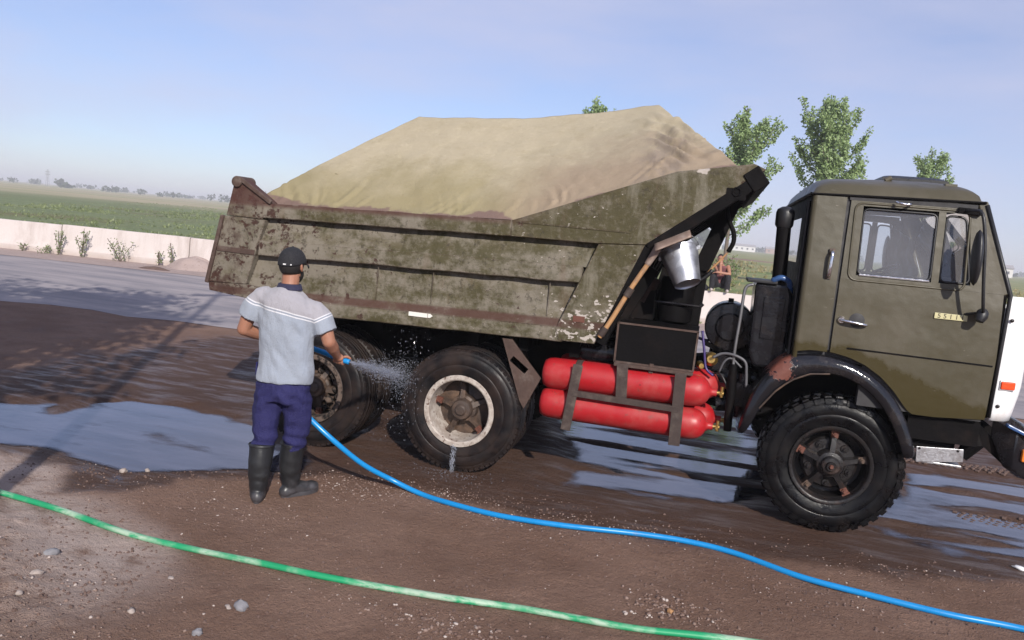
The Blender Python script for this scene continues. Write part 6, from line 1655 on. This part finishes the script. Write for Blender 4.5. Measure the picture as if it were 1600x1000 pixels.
        mb.add(vs, [(i*n+j, i*n+(j+1) % n, (i+1)*n+(j+1) % n, (i+1)*n+j) for i in range(2) for j in range(n)] + [tuple(range(n)), tuple(2*n+j for j in range(n))])
        mb.build('sole', 'boot', bo, 40)
        mb = MB(); mb.tube([T+(Rt*math.cos(2*PI*k/24)+F*math.sin(2*PI*k/24))*0.0855 for k in range(26)], 0.005, 6, cap=False); mb.build('top_rim', 'boot', bo, 179)
    return HR, HL, axR, L
HR, HL, AXR, LW = washer()

def sitter():
    O = V((-0.80, 13.87, 0.862)); R2, F2, U = V((0.998,0.05,0)), V((0.05,-0.998,0)), V((0,0,1))
    L = lambda r, f, z: O + R2*r + F2*f + U*z
    fr = (R2, F2, U)
    root = empty('person', O, label='man in reddish vest and black trousers crouching on the white wall, hand at his face', cat='person')
    HC = L(-0.05, 0.10, 0.855); tilt = (U*0.95-F2*0.3).normalized(); HF = (R2, (F2*0.95+U*-0.2).normalized(), tilt)
    b = MB()
    SA, SB = L(-0.17,-0.02,0.66), L(0.17,-0.02,0.65)
    rings(b, [(L(0,-0.14,0.16), 0.14,0.10),(L(0,-0.13,0.30),0.14,0.09),(L(0,-0.08,0.50),0.16,0.09),(L(0,-0.03,0.64),0.15,0.08),(L(-0.01,0.0,0.70),0.06,0.06)], fr, 18)
    limb(b, [L(-0.01,0.0,0.68), L(-0.03,0.05,0.76), HC], [0.058,0.055,0.06], 10, 3)
    ell(b, HC, (0.073,0.092,0.105), HF); ell(b, HC+F2*0.09-U*0.03, (0.014,0.016,0.02), HF, 8, 8); ell(b, HC+F2*0.04-U*0.06, (0.055,0.06,0.055), HF)
    for s in (-1, 1): ell(b, HC+R2*s*0.076-U*0.01, (0.01,0.02,0.032), HF, 8, 8)
    EA, HA = L(-0.02,0.20,0.46), L(-0.04,0.19,0.70)
    limb(b, [SA, EA], [0.055,0.043], 10, 4); limb(b, [EA, HA], [0.042,0.028], 10, 4)
    EB, HB = L(0.21,0.16,0.475), L(-0.10,0.25,0.50)
    limb(b, [SB, EB], [0.055,0.043], 10, 4); limb(b, [EB, HB], [0.042,0.028], 10, 4)
    for H, d, nn in ((HA, (U*0.9+F2*-0.2).normalized(), F2), (HB, (-R2*0.95-U*0.15).normalized(), U)):
        ell(b, H+d*0.035, (0.036,0.045,0.018), (d.cross(nn).normalized(), d, nn)); sdv = d.cross(nn).normalized()
        for k in range(4):
            p = H+d*0.07+sdv*(0.021*(k-1.5)); b.tube([p, p+d*0.035-nn*0.008, p+d*0.055-nn*0.03], [0.010,0.0095,0.008], 7)
        p = H+d*0.02+sdv*0.034; b.tube([p, p+sdv*0.02+d*0.02, p+sdv*0.018+d*0.05], [0.012,0.011,0.009], 7)
    for s in (-1, 1):
        limb(b, [L(s*0.09,-0.13,0.17), L(s*0.19,0.14,0.40)], [0.075,0.055], 10, 4); limb(b, [L(s*0.19,0.14,0.40), L(s*0.195,0.10,0.06)], [0.052,0.038], 10, 4)
    link('body', remesh(b, 0.009, 3, 'body'), 'skin', root)
    v = MB(); rings(v, [(L(0,-0.14,0.20),0.155,0.115),(L(0,-0.13,0.32),0.152,0.105),(L(0,-0.085,0.50),0.17,0.105),(L(0,-0.035,0.62),0.155,0.098),(L(0,-0.02,0.675),0.11,0.08)], fr, 18)
    link('vest', remesh(v, 0.010, 3, 'vest'), 'vest_cloth', root)
    t = MB(); rings(t, [(L(0,-0.15,0.10),0.14,0.10),(L(0,-0.15,0.18),0.16,0.13),(L(0,-0.14,0.27),0.15,0.11)], fr, 18)
    for s in (-1, 1):
        limb(t, [L(s*0.09,-0.13,0.17), L(s*0.14,0.02,0.31), L(s*0.19,0.15,0.41)], [0.100,0.090,0.076], 14, 4); limb(t, [L(s*0.19,0.15,0.40), L(s*0.196,0.135,0.24), L(s*0.197,0.115,0.09)], [0.076,0.072,0.066], 14, 4)
    link('trousers', remesh(t, 0.010, 4, 'trousers', lambda p, n: p+n*0.008*noise.noise(p*11)), 'dark_trousers', root)
    for s in (-1, 1):
        m = MB(); ell(m, L(s*0.198,0.17,0.043), (0.043,0.115,0.040), (R2, (F2*0.97-U*0.10).normalized(), (U*0.97+F2*0.10).normalized())); ell(m, L(s*0.197,0.10,0.065), (0.040,0.050,0.045), fr)
        link('shoe', remesh(m, 0.009, 2, 'shoe'), 'pale_shoe', root)
    mb = MB(); ell(mb, HC+tilt*0.016-F2*0.012, (0.080,0.097,0.106), HF, 16, 22)
    m2 = MB(); m2.v = mb.v; m2.f = [f for f in mb.f if all(((V(mb.v[i])-HC).dot(F2) < 0.035 and (V(mb.v[i])-HC).z > -0.03) or (V(mb.v[i])-HC).z > 0.055 for i in f)]
    m2.build('hair', 'dark_hair', root, 179)
    for s in (-1, 1):
        mb = MB(); ell(mb, HC+F2*0.086+R2*s*0.03+U*0.008, (0.011,0.008,0.008), fr, 6, 8); mb.build('eye', 'dark_hair', root, 179)
    mb = MB(); ell(mb, L(-0.38,0.02,0.07), (0.13,0.10,0.085), fr, 12, 16)
    o = link('bag', remesh(mb, 0.012, 2, 'bag', lambda p, n: p+n*0.02*noise.noise(p*9)), 'dark_trousers')
    tag(o, 'small black bag on the white wall beside the crouching man', 'bag')
sitter()

# ------------------------------------------------------------------ hoses
NOZ = HR + AXR*0.075
def gz(x, y): return hgt(x, y)[0]
def hose(pts, r, name, mat, label, sub=8, wob=0.0, flat=None):
    path = smooth_path(pts, sub)
    mb = MB(); mb.tube(path, [r*(1+wob*noise.noise(V((i*0.13, 2, 1)))) for i in range(len(path))], 14, squash=flat)
    root = mb.build(name, mat, None, 179)
    return tag(root, label, 'hose')
bl = [NOZ, HR, HR.lerp(HL, 0.35)+V((0,0,0.012)), HR.lerp(HL, 0.7)+V((0,0,0.012)), HL, LW(-0.17,0.315,0.99), LW(-0.21,0.32,0.86), LW(-0.14,0.31,0.72), LW(0.0,0.26,0.635), (-3.66,-2.20,0.55), (-3.46,-2.17,0.395), (-3.28,-2.04,0.215), (-3.10,-1.90,0.085)]
def onray(x, y, dz):
    z = gz(x, y)+dz; k = 1-z/CAM.z; x, y = CAM.x+(x-CAM.x)*k, CAM.y+(y-CAM.y)*k
    return (x, y, gz(x, y)+dz)
for x, y in ((-2.90,-1.83),(-2.64,-1.93),(-2.24,-1.98),(-1.79,-1.96),(-1.27,-1.87),(-0.92,-1.83),(-0.62,-1.88),(-0.23,-2.03),(0.12,-2.16),(0.58,-2.21),(0.98,-2.22),(1.6,-2.3),(2.6,-2.2)): bl.append(onray(x, y, 0.019))
hose(bl, 0.0192, 'blue_hose', 'hose_blue', 'bright blue water hose running from the man across the ground to the right')
gl = []
for x, y in ((-7.5,-2.95),(-6.2,-3.12),(-5.27,-3.20),(-4.72,-3.26),(-4.17,-3.35),(-3.72,-3.355),(-3.30,-3.36),(-2.90,-3.36),(-2.53,-3.33),(-2.17,-3.30),(-1.82,-3.24),(-1.48,-3.22),(-1.14,-3.19),(-0.65,-3.09),(0.2,-3.0),(1.5,-2.95)): gl.append(onray(x, y, 0.017))
hose(gl, 0.0205, 'green_hose', 'hose_green', 'dusty green water hose lying across the foreground soil', 8, 0.10, 0.85)

# ------------------------------------------------------------------ water jet
def spray():
    rng = random.Random(9); vs, fs = [], []
    o = NOZ + AXR*0.02; tgt = V((-3.315, -1.12, 0.70)); d0 = (tgt-o); T = d0.length; d0.normalize()
    s0 = d0.cross(V((0,0,1))).normalized(); u0 = s0.cross(d0)
    def drop(c, d, L, r):
        k = len(vs); a = d.cross(V((0.3,0.2,1))).normalized(); b = d.cross(a)
        vs.extend([tuple(c+d*L*0.5), tuple(c-d*L*0.5), tuple(c+a*r), tuple(c+b*r), tuple(c-a*r), tuple(c-b*r)])
        fs.extend([(k,k+2,k+3),(k,k+3,k+4),(k,k+4,k+5),(k,k+5,k+2),(k+1,k+3,k+2),(k+1,k+4,k+3),(k+1,k+5,k+4),(k+1,k+2,k+5)])
    for _ in range(3400):
        t = rng.random()**0.8; w = 0.012+0.115*t
        a = rng.gauss(0, 1)*w*0.55; b = rng.gauss(0, 1)*w*0.62
        c = o + d0*(T*t) + s0*a + u0*(b-0.02*t*t)
        d = (d0 + s0*a*0.5 + u0*b*0.5 + rv(rng)*0.12*t).normalized()
        if rng.random() < 0.7: drop(c, d, rng.uniform(0.012, 0.05)*(1-0.4*t), rng.uniform(0.0009, 0.0024))
        else: r = rng.uniform(0.0016, 0.0042); drop(c, d, r*2.4, r)
    for _ in range(700):    # the solid core of the jet, long streaks
        t = rng.random()*0.75; w = 0.006+0.045*t; a = rng.gauss(0, 1)*w*0.5; b = rng.gauss(0, 1)*w*0.5
        drop(o+d0*(T*t)+s0*a+u0*(b-0.02*t*t), (d0+s0*a*0.6+u0*b*0.6).normalized(), rng.uniform(0.05, 0.14), rng.uniform(0.0012, 0.0026))
    for _ in range(650):   # splash back off the tyre and drips
        c = tgt + V((rng.gauss(0,0.10), -abs(rng.gauss(0,0.13)), rng.gauss(-0.05,0.20)))
        r = rng.uniform(0.0010, 0.0024); drop(c, (rv(rng)*0.6+V((0,-0.3,-0.6))).normalized(), r*rng.uniform(4, 10), r)
    for _ in range(260):    # drips from the rim of the middle wheel and splashes on the ground
        x = -2.85+rng.gauss(0,0.012); c = V((x, -1.255, rng.uniform(0.0,0.23))); drop(c, V((0,0,1)), rng.uniform(0.01,0.03), 0.0016)
    for _ in range(240):
        c = V((-2.80+rng.gauss(0,0.22), -1.30-abs(rng.gauss(0,0.12)), abs(rng.gauss(0.01,0.02)))); r = rng.uniform(0.0015,0.0035); drop(c, rv(rng), r*3, r)
    me = bpy.data.meshes.new('water_spray'); me.from_pydata(vs, [], fs); me.update()
    tag(link('water_spray', me, 'spray'), 'fan of water drops spraying from the hose at the rear wheels', 'water', kind='stuff')
spray()

# ------------------------------------------------------------------ stones, pebbles, tracks
def rock_mb(rng, c, r, flat=0.6, rot=None):
    bm = bmesh.new(); bmesh.ops.create_icosphere(bm, subdivisions=2, radius=1)
    mb = MB(); sd = rng.uniform(0, 50); sx, sy = rng.uniform(0.75, 1.25), rng.uniform(0.7, 1.1); an = rng.uniform(0, PI)
    vs = []
    for v in bm.verts:
        r_ = r*0.8; k = 1+0.55*noise.noise(v.co*1.3+V((sd,0,0)))+0.22*noise.noise(v.co*3.1+V((0,sd,0)))
        p = V((v.co.x*sx, v.co.y*sy, v.co.z*flat))*k*r_
        vs.append(V((p.x*math.cos(an)-p.y*math.sin(an), p.x*math.sin(an)+p.y*math.cos(an), p.z))+V(c))
    mb.add(vs, [tuple(l.vert.index for l in f.loops) for f in bm.faces]); bm.free(); return mb
rng = random.Random(77)
for x, y, r, m, lab in ((-3.47,-4.15,0.026,'stone_pale','round pale stone alone at the bottom of the picture'),(-4.0,-4.27,0.021,'stone_pale','round pale stone on the rough clods at bottom left'),
        (-3.05,-3.89,0.046,'stone_grey','angular blue-grey stone below the green hose'),(-3.10,-3.92,0.022,'stone_pale','small pale stone touching the angular grey stone'),
        (-4.25,-3.83,0.040,'stone_grey','smooth grey stone on the dry pale patch at left'),(-4.12,-4.05,0.028,'stone_pale','pale stone just below the smooth grey stone at left'),
        (-4.98,-2.44,0.042,'stone_pale','left pale stone at the edge of the big puddle'),(-4.83,-2.37,0.030,'stone_pale','right pale stone at the edge of the big puddle'),
        (-3.56,-3.75,0.020,'stone_pale','flat pale stone chip under the middle of the green hose'),(1.29,-1.22,0.050,'white_paint','flat white scrap lying at the right edge on wet mud'),
        (-3.09,-4.17,0.032,'stone_grey','grey stone cut by the bottom edge of the picture'),(-1.0,-2.98,0.026,'wood','yellowish stone beside the pebble patch above the green hose')):
    h = gz(x, y); o = rock_mb(rng, (x, y, h+r*0.25), r, 0.35 if 'flat' in lab else 0.7).build('stone', m, None, 60); tag(o, lab, 'stone', 'loose stones on the yard')
def pebbles():
    rng = random.Random(4); vs, fs = [], []
    bm = bmesh.new(); bmesh.ops.create_icosphere(bm, subdivisions=1, radius=1); bv = [v.co.copy() for v in bm.verts]; bf = [tuple(l.vert.index for l in f.loops) for f in bm.faces]; bm.free()
    def put(x, y, r):
        z = gz(x, y); o = len(vs); an = rng.uniform(0, PI); ca, sa = math.cos(an), math.sin(an); sx, sy, sz = rng.uniform(.7,1.4), rng.uniform(.6,1.1), rng.uniform(.4,.8)
        for v in bv:
            k = r*rng.uniform(0.8, 1.2); px, py = v.x*sx*k, v.y*sy*k; vs.append((x+px*ca-py*sa, y+px*sa+py*ca, z+v.z*sz*k+r*0.15))
        fs.extend(tuple(i+o for i in f) for f in bf)
    for cx, cy, sx, sy, n, a, b in ((-2.0,-3.62,0.20,0.10,220,0.004,0.014),(-1.02,-2.95,0.13,0.10,200,0.004,0.014),(-0.75,-3.0,0.10,0.05,60,0.003,0.010),(-3.40,-2.02,0.26,0.14,420,0.003,0.010),(-2.75,-1.78,0.40,0.10,380,0.003,0.009),(-2.2,-2.04,0.40,0.07,320,0.003,0.009),(-1.5,-1.80,0.35,0.10,260,0.003,0.009),(-2.55,-3.6,0.16,0.06,60,0.003,0.010),(-4.1,-2.75,0.5,0.22,160,0.003,0.009),(-0.2,-2.35,0.3,0.15,110,0.003,0.009),(0.4,-1.75,0.35,0.15,150,0.003,0.009),(-3.75,-2.75,0.25,0.15,120,0.003,0.009)):
        for _ in range(n): put(rng.gauss(cx, sx), rng.gauss(cy, sy), rng.uniform(a, b)*rng.choice((0.7,0.8,1,1,1.25)))
    for _ in range(2600):
        x, y = rng.uniform(-6, 1.8), rng.uniform(-4.6, -1.5)
        if noise.noise(V((x*1.1, y*1.1, 3))) > rng.uniform(-0.3, 0.5): put(x, y, rng.uniform(0.0025, 0.0085))
    for _ in range(900):    # coarse crumbs on the bank at bottom left
        x, y = rng.uniform(-5.2, -3.0), rng.uniform(-5.0, -3.8)
        if -x*0.55-y > 5.85+rng.uniform(-0.2, 0.25): put(x, y, rng.uniform(0.004, 0.012))
    me = bpy.data.meshes.new('pebbles'); me.from_pydata(vs, [], fs); me.update()
    for p in me.polygons: p.use_smooth = True
    tag(link('pebbles', me, 'pebble'), 'loose pebbles and gravel scattered over the yard', 'gravel', kind='stuff')
pebbles()
def crumbs():
    rng = random.Random(41); vs, fs = [], []
    for _ in range(9000):
        u = rng.random()**0.7; y = -1.4-3.2*u; x = rng.uniform(-5.6, 1.6)
        q = noise.noise(V((x*0.9, y*1.4, 6)))+0.5*noise.noise(V((x*3, y*3, 1)))
        if q < rng.uniform(-0.35, 0.55): continue
        r = rng.choice((0.003,0.004,0.005,0.006,0.008,0.011)); z = gz(x, y); o = len(vs); an = rng.uniform(0, 6.28)
        for k in range(5):
            a = an+k*1.2566+rng.uniform(-.3,.3); s = r*rng.uniform(0.7, 1.35); vs.append((x+math.cos(a)*s, y+math.sin(a)*s, z-0.002))
        for k in range(3):
            a = an+k*2.094+rng.uniform(-.3,.3); s = r*rng.uniform(0.3, 0.7); vs.append((x+math.cos(a)*s, y+math.sin(a)*s, z+r*rng.uniform(0.5, 0.95)))
        fs += [(o,o+1,o+5),(o+1,o+2,o+6,o+5),(o+2,o+3,o+6),(o+3,o+4,o+7,o+6),(o+4,o,o+5,o+7),(o+5,o+6,o+7)]
    me = bpy.data.meshes.new('soil_crumbs'); me.from_pydata(vs, [], fs); me.update()
    tag(link('soil_crumbs', me, 'mud_clod'), 'crumbs of brown soil strewn over the yard', 'soil', kind='stuff')
crumbs()
def tracks():
    rng = random.Random(14); mb = MB()
    for x0_, x1_, yc, sl in ((0.95, 3.4, 1.55, 0.10), (1.22, 3.2, -0.08, 0.06)):
        x = x0_
        while x < x1_:
            for k in range(5):
                y = yc+(x-x0_)*sl+(k-2)*0.052
                if rng.random() < 0.16: continue
                mb.box((x+(k % 2)*0.03+rng.uniform(-.006,.006), y, gz(x, y)+0.008), (0.034+rng.uniform(-.006,.008), 0.034, 0.020), Matrix.Rotation(rng.uniform(-.3,.3)+(0.5 if k % 2 else -0.5), 3, 'Z'))
            x += 0.062
    o = mb.build('tyre_track', 'mud_clod', None, None, 0.006); tag(o, 'rows of mud lugs pressed up by tyre treads ahead of the truck', 'tyre track', kind='stuff')
tracks()

# ------------------------------------------------------------------ haze
def haze():
    mb = MB(); mb.bb((-2600,-400,-1.4),(2600,3000,13)); me = mb.mesh('haze')
    m = bpy.data.materials.new('haze_air'); m.use_nodes = True; t = m.node_tree; t.nodes.clear()
    out = t.nodes.new('ShaderNodeOutputMaterial'); v = t.nodes.new('ShaderNodeVolumePrincipled')
    v.inputs['Color'].default_value = (0.97, 0.97, 1.0, 1); v.inputs['Density'].default_value = 0.0009; v.inputs['Anisotropy'].default_value = 0.0
    t.links.new(v.outputs[0], out.inputs['Volume']); MT['haze'] = m
    tag(link('haze', me, 'haze'), 'thin pale haze filling the air over the fields', 'haze', kind='stuff')
haze()
